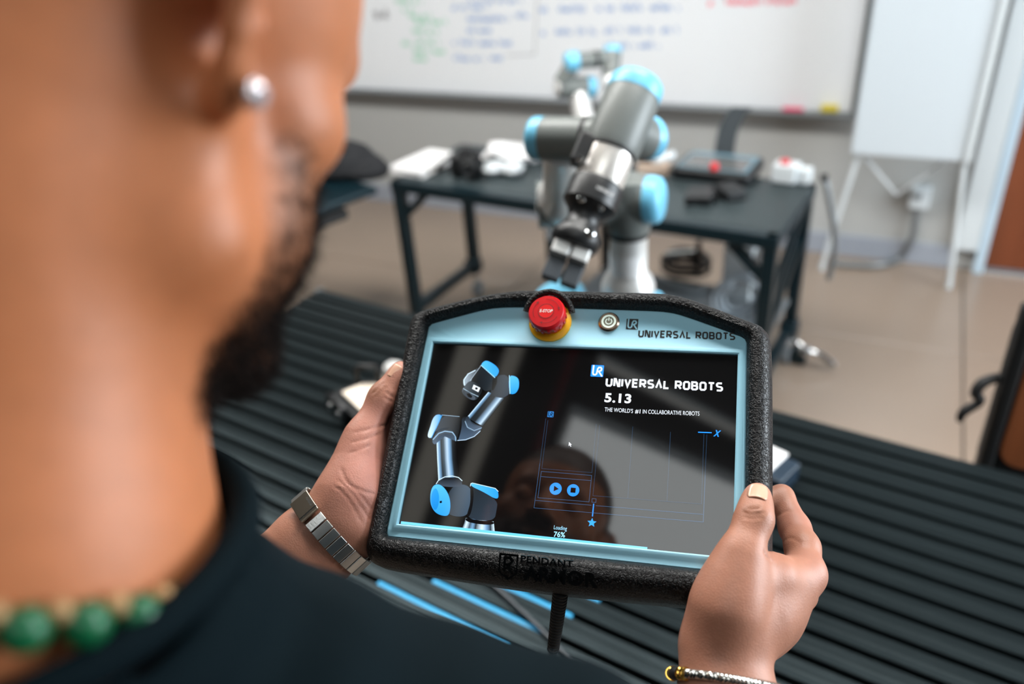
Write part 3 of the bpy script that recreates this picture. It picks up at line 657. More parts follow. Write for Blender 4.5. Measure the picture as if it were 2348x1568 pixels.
at_ = nt.nodes.new('ShaderNodeAttribute'); at_.attribute_name = 'print'; nt.links.new(at_.outputs['Color'], b_.inputs['Emission Color'])
mk('robot_picture', me, mp, scn, smooth=False)

# ---- emergency stop
ex, ey = -.0268, .1045
M_yel = mat('signal yellow', srgb(250, 184, 12), 0.4); M_ered = mat('signal red', srgb(214, 22, 30), 0.30, noise=.03); M_ered2 = mat('bright red', srgb(236, 24, 24), 0.35)
es = bpy.data.objects.new('emergency_stop', None); col.objects.link(es); es.parent = pen; es.location = (ex, ey, .0018); es['label'] = 'red emergency stop button on a yellow ring'
MB().lathe([(0, 0), (.0186, 0), (.0186, .0025), (.0150, .0042), (.0150, .0060), (0, .0060)], n=48).build('yellow_ring', M_yel, es)
mb = MB(); n = 48; pr = [(.0135, .006), (.0142, .008), (.0152, .010), (.0157, .0125), (.0160, .018), (.0156, .0205), (.0146, .0220), (.0060, .0226), (0, .0226)]
mb.lathe(pr, n=n)
mb.build('button_head', M_ered, es)
for k in range(18):
    a = 2 * PI * k / 18; MB().box((0, 0, 0), (.0012, .0020, .0045), Matrix.Rotation(a, 4, 'Z') @ Matrix.Translation((.0158, 0, .0135))).build('grip_rib', M_ered, es)
MB().lathe([(0, .0228), (.0064, .0228)], n=32, caps=False).build('centre_disc', M_ered2, es)
MB().lathe([(.0064, .0229), (.0069, .0229)], n=40, caps=False).build('centre_rim', mat('dark red', srgb(120, 10, 14), .5), es)
for a0 in (20, 140, 260):
    mb = MB(); pts = [(.0112 * math.cos(math.radians(a0 + 75 * t / 14)), .0112 * math.sin(math.radians(a0 + 75 * t / 14))) for t in range(15)]
    mb.stroke(pts, .0004, .0228); p = Vector(pts[0]); t_ = (Vector(pts[0]) - Vector(pts[1])).normalized(); n_ = Vector((-t_.y, t_.x))
    mb.add([(*(p + n_ * .0011), .0228), (*(p - n_ * .0011), .0228), (*(p + t_ * .0026), .0228)], [(0, 1, 2)]).build('turn_arrow', MATS['dark red'], es, smooth=False)
o = font('stop_text', 'E-STOP', .0040, mat('white print', srgb(245, 245, 240), .5), es, (0, -.0013, .0230), bold=.02, shear=.12, align='CENTER', width=.0112)
# rubber guard arch behind the button
mb = MB(); pts = [(.0208 * math.cos(math.radians(a)), .0208 * math.sin(math.radians(a)), .0115 + .0065 * math.sin(math.radians(max(0, min(180, (a - 12) * 180 / 156))))) for a in range(12, 169, 6)]
mb.tube(pts, .0028, 10); mb.build('guard', M_arm, es)
# ---- power button
pb = bpy.data.objects.new('power_button', None); col.objects.link(pb); pb.parent = pen; pb.location = (.0241, .1067, .0018); pb['label'] = 'round steel power button with lit ring'
MB().lathe([(0, 0), (.0091, 0), (.0091, .0008), (.0078, .0020), (.0064, .0020), (.0064, .0012), (0, .0012)], n=48).build('bezel_ring', mat('rose steel', srgb(205, 180, 160), .25, 1.0), pb)
MB().lathe([(.0046, .0019), (.0062, .0019)], n=48, caps=False).build('lit_ring', mat('power light', srgb(240, 250, 240), .4, emit=(.75, 1, .85), estr=.3), pb)
MB().lathe([(0, .0017), (.0047, .0017)], n=40, caps=False).build('face', mat('button face', srgb(150, 146, 132), .35, .6), pb)
mb = MB(); mb.stroke([(.0026 * math.cos(math.radians(a)), .0026 * math.sin(math.radians(a))) for a in range(120, 421, 15)], .0009, .0019); mb.stroke([(0, .0006), (0, .0036)], .0009, .0019); mb.build('power_symbol', MATS['power light'], pb, smooth=False)
# ---- embossed lettering on the lower armour
Remb = lambda u, v, t: frame((u, v, t), (0, -.40, .92), (1, 0, 0))
M_sm = mat('smooth black rubber', srgb(7, 8, 9), .28)
font('emboss_text', 'ARMOR', .0150, M_sm, pen, None, M=Remb(-.0195, -.1135, .0078), bold=.025, extrude=.0012, spacing=1.05, width=.056)
font('emboss_text', 'PENDANT', .0068, M_sm, pen, None, M=Remb(-.0235, -.1015, .0122), bold=.02, extrude=.0010, spacing=1.05, width=.040)
mb = MB(); F_ = Remb(-.0325, -.1060, .0120)
for zz_ in (0, -.002): mb.stroke([(-.0068, .0082), (.0068, .0082), (.0068, -.0050), (0, -.0098), (-.0068, -.0050)], .0012, zz_, F_, closed=True)
mb.build('emboss_shield', M_sm, pen, smooth=False)
mb = MB()
for zz_ in (0, -.002): mb.stroke([(-.003, -.004), (-.003, .006), (.001, .006), (.003, .004), (.001, .001), (-.003, .001)], .0018, zz_, F_); mb.stroke([(-.001, .001), (.003, -.005)], .0018, zz_, F_)
mb.build('emboss_mark', M_sm, pen, smooth=False)
# ---- cable with ribbed strain relief, hanging to the bench
c0 = pw(4, -116, -20); c1 = at(1268, 1492, .650)
IM = PM.inverted()
L0, L1 = IM @ c0, IM @ c1
boot = []; nb = 20
mb = MB(); F_ = frame(L0, L1 - L0); LL = (L1 - L0).length; pr = []
for k in range(nb):
    z0 = LL * k / nb; z1 = LL * (k + 1) / nb; r = .0063 - .0014 * k / nb
    pr += [(r * .80, z0), (r, z0 + .0004), (r, z1 - .0016), (r * .80, z1 - .0012)]
mb.lathe([(0, 0)] + pr + [(0, LL)], F_, 24); mb.build('strain_relief', M_rubber, pen)
path = [L1, IM @ at(1268, 1568, .695), IM @ Vector((-.235, .50, 1.05)), IM @ Vector((-.245, .53, .90)), IM @ Vector((-.26, .60, .80)), IM @ Vector((-.33, .72, .768)), IM @ Vector((-.6, .85, .768))]
MB().tube([L1 - (L1 - L0) * .08] + path, .0040, 14, sm=6).build('cable', mat('pendant cable', srgb(60, 66, 72), .3), pen)

# ================================================================ robot arms
def dome(p, d, r, L, n=32): return MB().lathe([(r, 0), (r, L * .5), (r * .96, L * .78), (r * .86, L * .95), (r * .7, L), (0, L)], frame(p, d), n)
RIGHT = Vector((.9, .431, 0)).normalized()
dr_ = 1.66
colp = at(1440, 655, dr_)
ra = thing('robot_arm', 'grey robot arm with blue joint caps and black gripper on the front bench', 'robot arm', (colp.x - RIGHT.x * .135, colp.y - RIGHT.y * .135, BZ + .001))
base = Vector((colp.x - RIGHT.x * .135, colp.y - RIGHT.y * .135, BZ))
def R_(mb, name, m, parent=None, **k): return wb_(mb, name, m, ra, parent, **k)
R_(MB().lathe([(0, 0), (.075, 0), (.075, .016), (.066, .022), (.062, .09), (.060, .10), (0, .10)], frame(base, (0, 0, 1)), 40), 'base', M_rsil)
R_(MB().lathe([(.062, .10), (.063, .11), (.063, .20), (.058, .225), (0, .225)], frame(base, (0, 0, 1)), 40), 'shoulder_housing', M_grey)
R_(dome(base + Vector((0, 0, .222)), (-.25 * RIGHT.x, -.25 * RIGHT.y, 1), .058, .058), 'joint_cap', M_rblue)
ax = Vector((colp.x, colp.y, .965))
R_(MB().cyl(base + Vector((0, 0, .185)), ax + RIGHT * .045, .052, n=36), 'upper_arm_housing', M_grey)
R_(MB().cyl(base + Vector((0, 0, .185)) + RIGHT * .066, base + Vector((0, 0, .185)) + RIGHT * .074, .0535, n=36), 'joint_ring', M_rubber)
R_(dome(ax + RIGHT * .040, RIGHT, .051, .036), 'joint_cap', M_rblue)
zt0, zt1 = at(1440, 668, dr_).z, at(1436, 508, dr_).z
R_(MB().lathe([(.052, zt0 - .06), (.052, zt0 - .004), (.056, zt0), (.056, zt0 + .012), (.050, zt0 + .03), (.0395, zt0 + .045), (.0385, zt1 - .012), (.0390, zt1)], frame((ax.x, ax.y, 0), (0, 0, 1)), 44), 'arm_tube', M_rsil)
lbl = MB().lathe([(.0398, zt0 + .047), (.0398, zt0 + .092)], frame((ax.x, ax.y, 0), (0, 0, 1)), 20, math.radians(190), math.radians(320)); R_(lbl, 'label_sticker', M_paper)
R_(MB().cyl((ax.x, ax.y, zt1), (ax.x, ax.y, zt1 + .010), .0415, n=40), 'joint_ring', M_rubber)
el = Vector((ax.x, ax.y, zt1 + .075))
R_(MB().lathe([(.042, zt1 + .010), (.047, zt1 + .03), (.048, zt1 + .10), (.040, zt1 + .118), (0, zt1 + .12)], frame((ax.x, ax.y, 0), (0, 0, 1)), 40), 'elbow_housing', M_grey)
capd = (RIGHT * .93 + Vector((.15, -.35, .05))).normalized()
R_(MB().cyl(el - capd * .02, el + capd * .040, .047, n=36), 'elbow_housing', M_grey)
cpm = MB().lathe([(.0475, 0), (.0475, .012), (.044, .026), (.036, .032), (0, .032)], frame(el + capd * .036, capd), 36)
R_(cpm, 'joint_cap', M_rblue)
e2 = el - RIGHT * .135
R_(MB().cyl(el, e2 - RIGHT * .045, .046, n=36), 'elbow_housing', M_grey); R_(MB().cyl(el - RIGHT * .058, el - RIGHT * .066, .0475, n=36), 'joint_ring', M_rubber)
w1 = at(1292, 322, 1.27)
fdir = (w1 - e2).normalized()
R_(MB().lathe([(.046, 0), (.046, .045), (.034, .06), (.033, (w1 - e2).length - .03)], frame(e2, fdir), 36), 'forearm_tube', M_rsil)
wl, wrr = at(1248, 318, 1.28), at(1392, 322, 1.235); wd_ = (wrr - wl).normalized()
R_(MB().lathe([(.0345, 0), (.0352, .004), (.0352, .068), (.0352, (wrr - wl).length)], frame(wl, wd_), 40), 'wrist_housing', M_grey)
R_(dome(wl, -wd_, .0352, .024), 'joint_cap', M_rblue)
mj = at(1345, 320, 1.25); R_(MB().cyl(mj - wd_ * .003, mj + wd_ * .004, .0362, n=36), 'joint_ring', M_rubber)
T, Bt = at(1450, 222, 1.205), at(1400, 348, 1.190); ad = (Bt - T).normalized()
R_(MB().lathe([(.0415, 0), (.0425, .004), (.0425, (Bt - T).length * .9), (.040, (Bt - T).length), (0, (Bt - T).length)], frame(T, ad), 44), 'wrist_housing', M_grey)
R_(dome(T, -ad, .0425, .030), 'joint_cap', M_rblue)
bk = at(1478, 318, 1.26); R_(dome(bk, Vector((.55, .8, -.1)), .034, .025), 'joint_cap', M_rblue); R_(MB().cyl(bk, at(1420, 290, 1.21), .034, n=32), 'wrist_housing', M_grey)
R_(MB().cyl(Bt, Bt + ad * .004, .040, n=40), 'joint_ring', M_rubber)
p = Bt + ad * .004
R_(MB().lathe([(.0350, 0), (.0375, .002), (.0375, .050), (.0365, .052), (0, .052)], frame(p, ad), 44), 'tool_flange', mat('bright tool flange', srgb(235, 230, 224), .30, .55))
gp = p + ad * .052
sd = (WM @ Vector((-1, .1, 0))); sd = (sd - ad * sd.dot(ad)).normalized(); fd = ad.cross(sd).normalized()
if (CAM - gp).dot(fd) < 0: fd = -fd
gb = R_(MB().lathe([(.0, 0), (.040, 0), (.041, .003), (.041, .036), (.037, .040), (.030, .047), (.0250, .057), (.0250, .065), (.031, .076), (.0370, .085), (.0370, .097), (.032, .105), (0, .105)], frame(gp, ad), 44), 'gripper_body', M_blackp)
blk = MB().box((0, 0, 0), (.030, .030, .052), frame(p + ad * .014 + sd * .036 + fd * .012, ad, sd)); R_(blk, 'connector_block', M_blackp, bevel=.006)
for pos, r in ((p + ad * .036 + sd * .036 + fd * .029, .0055), (gp + ad * .042 + sd * .012 + fd * .034, .0060), (gp + ad * .043 - sd * .018 + fd * .031, .0052), (gp + ad * .086 - sd * .018 + fd * .033, .0070)):
    R_(MB().lathe([(r, -.004), (r, .002), (r * .7, .004), (0, .004)], frame(pos, fd), 18), 'bolt', M_chrome)
mbp = font('adapter_print', 'HAND-E', .0075, M_paper, ra, None, M=Matrix.Identity(4), width=.026)
mbp.matrix_local = ra.matrix_basis.inverted() @ frame(gp + ad * .022 + sd * -.002 + fd * .0413, fd, (-sd + ad * .12))
for s_ in (1, -1):
    c_ = gp + ad * .113 + sd * (.0145 * s_)
    j_ = R_(MB().box((0, 0, 0), (.0265, .036, .022), frame(c_, ad, sd)), 'jaw', M_rsil, gb, bevel=.003)
    R_(MB().box((0, 0, 0), (.027, .036, .006), frame(c_ + ad * .013, ad, sd)), 'jaw_plate', M_blackp, gb, bevel=.001)
    R_(MB().box((0, 0, 0), (.026, .024, .034), frame(c_ + ad * .032, ad, sd)), 'finger', mat('finger pad', srgb(58, 64, 70), .5), gb, bevel=.003)

# ---- second, smaller arm on the rear bench
df = 2.85
s0 = at(1348, 322, df)
rf = thing('robot_arm', 'small robot arm folded over itself on the rear bench by the whiteboard', 'robot arm', (s0.x, s0.y, BZ + .001))
def Q_(mb, name, m, **k): return wb_(mb, name, m, rf, **k)
Q_(MB().lathe([(0, 0), (.064, 0), (.064, .014), (.05, .02), (.048, .09), (0, .09)], frame((s0.x, s0.y, BZ + .001), (0, 0, 1)), 32), 'base', M_rsil)
Q_(MB().lathe([(.047, .09), (.047, max(.12, s0.z - BZ)), (0, max(.13, s0.z - BZ + .02))], frame((s0.x, s0.y, BZ + .001), (0, 0, 1)), 32), 'shoulder_housing', M_grey)
t0, t1 = at(1348, 310, df), at(1326, 215, df)
Q_(MB().cyl(t0, t1, .037, .035, 28), 'arm_tube', M_rsil)
ja, jb = at(1282, 200, df - .02), at(1345, 200, df); Q_(MB().cyl(ja, jb, .037, .038, 28), 'elbow_housing', M_grey); Q_(dome(jb, jb - ja, .039, .034), 'joint_cap', M_rblue); Q_(dome(ja, ja - jb, .031, .015), 'joint_end', M_rsil)
f0, f1 = at(1288, 190, df - .03), at(1312, 150, df - .06); Q_(MB().cyl(f0, f1, .031, .029, 28), 'forearm_tube', M_grey)
h0, h1 = at(1312, 142, df - .07), at(1402, 132, df - .04); Q_(MB().cyl(h0, h1, .028, n=28), 'wrist_housing', M_grey); Q_(dome(h0 + (h1 - h0) * .12, h0 - h1, .035, .044), 'joint_cap', M_rblue)
k_ = h0.lerp(h1, .55); Q_(MB().cyl(k_, k_ + (h1 - h0) * .08, .0295, n=28), 'joint_ring', M_rubber)
v0_, v1_ = at(1404, 122, df - .04), at(1400, 172, df - .04); Q_(MB().cyl(v0_, v1_, .032, n=28), 'wrist_housing', M_grey); Q_(dome(v0_, v0_ - v1_, .033, .022), 'joint_cap', M_rblue)
v2_ = at(1398, 196, df - .04); Q_(MB().cyl(v1_, v2_, .023, n=28), 'tool_flange', M_rsil); v3_ = at(1393, 226, df - .04); Q_(MB().cyl(v2_, v3_, .016, .012, 24), 'tool', M_blackp); Q_(MB().box((0, 0, 0), (.02, .03, .03), frame(at(1422, 178, df - .04), (0, 0, 1))), 'connector_block', M_blackp, bevel=.004)

# ================================================================ things on the rear bench
BT = BZ + .001
def on(px, py): return at_z(px, py, BZ)
q = on(978, 382)
bk_ = thing('paper_stack', 'thick stack of white paper at the corner of the rear bench', 'paper', (q.x, q.y, BT), math.radians(-8))
for k in range(5): MB().box((random.uniform(-.004, .004), random.uniform(-.004, .004), .003 + .006 * k), (.17, .25, .0055), Matrix.Rotation(random.uniform(-.04, .04), 4, 'Z')).build('sheaf', M_paper, bk_, bevel=.001, seg=1)
q = on(1180, 356)
pp = thing('paper_pile', 'loose wavy white papers behind the black camera', 'paper', (q.x, q.y, BT), math.radians(12))
for k in range(3):
    mb = MB(); nx, ny = 14, 10; vs = []
    for i in range(nx + 1):
        for j in range(ny + 1):
            x, y = (i / nx - .5) * .26, (j / ny - .5) * .20; vs.append((x, y, .006 + .012 * k + .016 * max(0, math.sin(i / nx * PI * 1.4 + k)) * (1 + .3 * math.sin(j * .9 + k)) * (1 + .5 * k)))
    mb.add(vs, [(i * (ny + 1) + j, (i + 1) * (ny + 1) + j, (i + 1) * (ny + 1) + j + 1, i * (ny + 1) + j + 1) for i in range(nx) for j in range(ny)])
    o = mb.build('sheet', M_paper, pp); o.rotation_euler = (0, 0, .2 * k - .1); o.location = (.02 * k, -.02 * k, 0)
    sd_ = o.modifiers.new('th', 'SOLIDIFY'); sd_.thickness = .0012
q = on(1072, 400)
cm = thing('camera', 'black camera standing beside the white paper stack', 'camera', (q.x, q.y, BT), math.radians(28))
MB().box((0, 0, .045), (.125, .062, .085)).build('body', M_blackp, cm, bevel=.012, seg=3); MB().prism([(-.03, -.03), (.03, -.03), (.022, .03), (-.022, .03)], .085, .112).build('viewfinder_hump', M_blackp, cm, bevel=.006)
MB().lathe([(.036, 0), (.036, .03), (.033, .034), (.033, .062), (.028, .066), (.025, .060), (0, .056)], frame((.006, -.03, .045), (0, -1, 0)), 32).build('lens', M_blacks, cm); MB().cyl((.045, .005, .085), (.045, .005, .098), .013, n=18).build('dial', M_blackp, cm)
MB().box((-.052, -.012, .048), (.026, .07, .078)).build('hand_grip', M_rubber, cm, bevel=.01); MB().tube([(-.06, 0, .08), (-.10, .03, .05), (-.12, .05, .012), (-.06, .10, .008), (.04, .09, .008)], .006, 8, sm=5).build('strap', M_fabric, cm)
q = on(1156, 398)
gd = thing('white_gadget', 'white two-lobed plastic gadget next to the black camera', 'gadget', (q.x, q.y, BT), math.radians(8))
for s_ in (-1, 1): MB().lathe([(0, .002), (.035, .006), (.044, .022), (.036, .040), (0, .046)], Matrix.Translation((s_ * .04, 0, 0)) @ Matrix.Diagonal((1, 1.25, 1, 1)), 24).build('lobe', M_white, gd)
MB().box((0, .012, .026), (.07, .05, .028)).build('bridge', M_white, gd, bevel=.01)
q = on(1500, 392)
bxx = thing('cardboard_box', 'flat tan box behind the grey robot arm with a white roll on top', 'box', (q.x, q.y, BT), math.radians(10))
MB().box((0, 0, .02), (.12, .11, .04)).build('body', mat('tan card', srgb(196, 174, 156), .7), bxx, bevel=.003); MB().box((-.02, .01, .046), (.08, .08, .012)).build('black_lid', M_blackp, bxx, bevel=.003)
MB().cyl((.0, -.045, .058), (.07, .02, .058), .017, n=20).build('white_roll', M_white, bxx, bevel=.005)
q = on(1645, 398)
sp = thing('spare_tablet', 'second teach tablet lying flat on the rear bench', 'tablet', (q.x, q.y, BT), math.radians(-4))
MB().prism(rrect(-.15, -.115, .15, .115, .03), 0, .042).build('armour_case', M_blackp, sp, bevel=.010, seg=3)
MB().prism(rrect(-.13, -.092, .13, .102, .016), .042, .0445).build('front_plate', mat('dusty blue', srgb(96, 132, 148), .35), sp, bevel=.001); MB().box((0, -.012, .0455), (.235, .145, .002)).build('screen', mat('dim screen', srgb(92, 94, 94), .15, ior=1.7), sp)
MB().lathe([(.015, .044), (.015, .062), (.012, .066), (0, .066)], Matrix.Translation((.01, -.082, 0)), 24).build('stop_button', M_ered, sp)
q = at_y(1664, 372, q.y + .17)
cs = thing('curved_stand', 'curved grey metal strip rising behind the spare tablet', 'stand', (q.x, q.y, BT))
mb = MB(); pts = []
for x, y in ((1660, 375), (1661, 345), (1665, 315), (1673, 288), (1686, 264), (1700, 250)):
    w_ = at_y(x, y, q.y); pts.append(Vector((w_.x - q.x, 0, max(0, w_.z - BZ))))
pts[0].z = 0; pts = catmull(pts, 5); vs = []
for p_ in pts:
    for sx_ in (-1, 1):
        for sy_ in (-1, 1): vs.append((p_.x + sx_ * .038, p_.y + sy_ * .005 + (p_.z * .12), p_.z))
fs = []
for i in range(len(pts) - 1):
    a_ = 4 * i; fs += [(a_, a_ + 2, a_ + 6, a_ + 4), (a_ + 1, a_ + 5, a_ + 7, a_ + 3), (a_, a_ + 4, a_ + 5, a_ + 1), (a_ + 2, a_ + 3, a_ + 7, a_ + 6)]
fs += [(0, 1, 3, 2), (len(vs) - 4, len(vs) - 2, len(vs) - 1, len(vs) - 3)]
mb.add(vs, fs).build('strip', mat('dark grey metal', srgb(86, 92, 96), .4, .4), cs); MB().box((0, 0, .005), (.09, .06, .010)).build('foot', M_blackp, cs, bevel=.003)
q = on(1640, 458)
bt = thing('black_tool', 'flat black tool of two joined blocks in front of the spare tablet', 'tool', (q.x, q.y, BT), math.radians(18))
MB().prism([(-.11, -.06), (-.02, -.065), (.0, .0), (-.01, .06), (-.09, .055)], 0, .034).build('wide_block', M_blackp, bt, bevel=.006); MB().box((.055, 0, .02), (.075, .10, .04), Matrix.Rotation(.4, 4, 'Z')).build('narrow_block', M_blackp, bt, bevel=.006)
MB().box((.0, .0, .012), (.06, .03, .018)).build('hinge', M_blacks, bt)
q = on(1808, 416)
wbx = thing('switch_box', 'small white switch box with a red button at the bench corner', 'switch box', (q.x, q.y, BT), math.radians(-8))
MB().box((-.012, 0, .034), (.085, .075, .066)).build('housing', M_white, wbx, bevel=.006); MB().lathe([(.016, 0), (.018, .006), (.014, .014), (0, .014)], Matrix.Translation((-.018, -.006, .067)), 20).build('red_button', M_red, wbx)
MB().box((.052, .01, .026), (.044, .055, .052)).build('side_box', M_white, wbx, bevel=.005)
# lead hanging from the bench corner
pts = [at_y(x, y, ty0 + .42) for x, y in ((1890, 408), (1896, 428), (1904, 470), (1914, 530), (1912, 590), (1900, 640))]
hl = thing('hanging_lead', 'thick grey lead drooping from the corner of the rear bench', 'cable', tuple(pts[0]))
wb_(MB().tube(pts, [.010, .012, .012, .012, .011, .010], 12, sm=6), 'lead', M_alud, hl)
wb_(MB().cyl(pts[0] - Vector((.012, 0, .0)), pts[0] + Vector((.012, 0, .002)), .014, n=16), 'plug', M_rubber, hl)
# things on the lower shelf
q = at_z(1700, 664, .307)
cb = thing('control_box', 'white robot control box on the shelf under the rear bench', 'control box', (q.x, q.y, .307), RB_ROT)
MB().box((0, 0, .115), (.115, .18, .23)).build('cabinet', M_white, cb, bevel=.006); MB().box((.062, -.02, .115), (.012, .12, .18)).build('side_vent', M_alud, cb, bevel=.003)
MB().lathe([(.034, 0), (.034, .02), (.024, .026), (0, .026)], frame((.062, -.055, .12), (1, -.7, 0)), 24).build('fan_cover', M_alu, cb); MB().lathe([(.012, 0), (.012, .008), (0, .008)], frame((-.045, -.09, .03), (0, -1, 0)), 20).build('knob', M_alu, cb)
q = at_z(1692, 742, .307)
cl = thing('cable_coil', 'coil of grey robot cable leaning in front of the control box', 'cable', (q.x, q.y, .307))
for k in range(4):
    r = .088 - .012 * (k % 3); F_ = frame((.004 * k - .01, -.012 + .014 * k, .099 + .003 * k), Vector((.25 + .12 * k, -.9, .25 - .1 * k)))
    MB().tube([(r * math.cos(2 * PI * i / 36), r * .92 * math.sin(2 * PI * i / 36), .004 * math.sin(i)) for i in range(36)], .0085, 10, closed=True, M=F_).build('loop', mat('pale cable', srgb(150, 160, 168), .4), cl)
q = at_z(1572, 618, .307)
bc = thing('cable_coil', 'flat black cable coil on the shelf beneath the rear bench', 'cable', (q.x, q.y, .307))
for k in range(4):
    r = .085 - .012 * (k % 2); MB().tube([(r * math.cos(2 * PI * i / 36) * 1.15, r * math.sin(2 * PI * i / 36), .010 + .017 * k + .002 * math.sin(i * .7)) for i in range(36)], .009, 10, closed=True).build('loop', M_rubber, bc)
MB().box((-.03, -.03, .09), (.13, .022, .02), Matrix.Rotation(.5, 4, 'Z')).build('steel_clip', M_steel, bc, bevel=.004); MB().cyl((.06, -.05, .0), (.06, -.05, .16), .012, n=16).build('upright_plug', M_rubber, bc)
q0 = at_z(1496, 622, .307)
gl = thing('grey_hose', 'grey hose sagging across the shelf under the rear bench', 'hose', (q0.x, q0.y, .307))
pts = [at_z(x, y, .318) for x, y in ((1478, 625), (1500, 644), (1540, 660), (1590, 668), (1632, 664))]
wb_(MB().tube(pts, .010, 12, sm=6), 'hose', M_cable, gl)

# ================================================================ side table with a black bag, left of the rear bench
a, b = at_z(772, 462, .755), at_z(892, 418, .755); ed = (b - a).normalized(); tang = math.atan2(ed.y, ed.x)
b = a + ed * ((b - a).length - .06); st = thing('side_table', 'dark side table standing left of the rear bench', 'table', (b.x - ed.x * 1.0, b.y - ed.y * 1.0, 0), tang)
MB().box((.50, .36, .74), (1.0, .72, .03)).build('table_top', M_bench, st, smooth=False, bevel=.006)
for x in (.05, .45):
    for y in (.05, .67): MB().box((x, y, .3625), (.04, .04, .725)).build('leg', M_bench, st, smooth=False, bevel=.003)
MB().box((.45, .025, .69), (.8, .03, .04)).build('apron', M_blacks, st, smooth=False)
q = at_z(812, 412, .757)
bg = thing('bag', 'slumped black cloth bag on the dark side table', 'bag', (q.x - .09, q.y + .05, .757), .3)
bmm = MB().lathe([(0, 0), (.12, .0), (.15, .03), (.14, .07), (.11, .11), (.07, .13), (0, .135)], Matrix.Diagonal((1.1, .75, 1, 1)), 28).build('body', M_fabric, bg)
MB().tube([(-.07, -.04, .10), (-.04, -.07, .15), (.03, -.07, .145), (.06, -.04, .10)], .011, 10, sm=6).build('handle', M_fabric, bg); MB().box((-.06, -.095, .06), (.04, .012, .025)).build('buckle', M_alud, bg, bevel=.004)
MB().lathe([(0, 0), (.10, .0), (.11, .03), (.08, .07), (0, .09)], Matrix.Translation((.10, -.02, 0)) @ Matrix.Diagonal((1, .8, 1, 1)), 22).build('side_pocket', M_fabric, bg)

# ================================================================ chair at the far right
q = at(2345, 960, 1.72)
chx = q.x - .06
ch = thing('chair', 'black framed chair with a brown wooden back beyond the front bench', 'chair', (chx, q.y, 0), math.radians(8))
zt = .98; zb = .52
MB().prism(rrect(0.035, zb + .05, .425, zt - .03, .05), -.010, .008, Matrix(((1, 0, 0, 0), (0, 0, 1, 0), (0, 1, 0, 0), (0, 0, 0, 1)))).build('back_panel', mat('chair wood', srgb(160, 92, 54), .35, noise=.3, nscale=4, stretch=(8, 8, .6)), ch, bevel=.004)
fr = MB().prism(rrect(0, zb, .46, zt, .07), .008, .030, Matrix(((1, 0, 0, 0), (0, 0, 1, 0), (0, 1, 0, 0), (0, 0, 0, 1)))).build('back_shell', M_blacks, ch, bevel=.008)
for x in (.012, .448): MB().box((x, -.006, (zb + zt) / 2), (.03, .04, zt - zb)).build('back_post', M_blacks, ch, bevel=.008)
MB().prism(rrect(-.01, -.44, .47, .02, .06), .43, .49).build('seat', M_blacks, ch, bevel=.015)
for x in (.03, .43):
    for y in (-.40, .0): MB().cyl((x, y, .44), (x + (x - .23) * .12, y + (y + .2) * .12, 0), .014, .012, 14).build('leg', M_blacks, ch)
MB().tube([(-.005, .0, .80), (-.035, -.012, .79), (-.045, -.018, .765), (-.032, -.018, .745), (-.058, -.02, .715), (-.062, -.02, .69)], [.010, .012, .012, .009, .011, .007], 10, sm=5).build('tilt_lever', M_blacks, ch)

# ================================================================ things on the front bench
q = at_z(806, 958, BZ)
gx = thing('gripper_fixture', 'black clamping fixture with a pale plate and silver knob on the bench', 'fixture', (q.x, q.y, BT), math.radians(-28))
MB().prism([(-.075, -.012), (.075, -.012), (.075, .10), (-.055, .10), (-.075, .05)], 0, .034).build('base_block', M_blackp, gx, bevel=.004)
MB().prism([(-.078, 0), (.02, 0), (.02, .046), (-.02, .056), (-.05, .046), (-.078, .036)], 0, .014, frame((.0, -.012, 0), (0, -1, 0), (1, 0, 0))).build('face_plate', M_blackp, gx, bevel=.003)
for x in (-.042, .0): MB().lathe([(.0085, 0), (.0085, .004), (.006, .006), (0, .006)], frame((x, -.026, .022), (0, -1, 0)), 20).build('bolt', M_alu, gx)
MB().lathe([(.007, 0), (.007, .004), (0, .004)], frame((-.022, -.026, .045), (0, -1, 0)), 16).build('bolt', M_blacks, gx)
MB().prism([(-.05, .008), (.072, .008), (.072, .095), (-.018, .095), (-.05, .06)], .034, .042).build('pale_plate', mat('pale plate', srgb(240, 226, 208), .5), gx, bevel=.002)
MB().tube([(-.062, .055, .03), (-.062, .055, .078), (-.056, .062, .084), (-.034, .088, .084), (-.028, .094, .078), (-.028, .094, .03)], .0065, 10).build('handle', M_blackp, gx)
MB().box((.03, .105, .036), (.09, .02, .05)).build('rear_block', M_blackp, gx, bevel=.004); MB().lathe([(.023, 0), (.025, .004), (.025, .04), (.018, .048), (0, .048)], frame((.032, .10, .066), (.1, .2, .9)), 28).build('silver_knob', M_rsil, gx)
q = at_z(1792, 1108, BZ)
bx_ = thing('small_box', 'small dark box with a white label on the bench by the right hand', 'box', (q.x - .02, q.y, BT), math.radians(-20))
MB().box((0, 0, .02), (.075, .075, .04)).build('body', mat('navy plastic', srgb(26, 44, 60), .4), bx_, bevel=.004); MB().box((-.014, .004, .0425), (.046, .075, .005)).build('label_card', M_paper, bx_, bevel=.001)

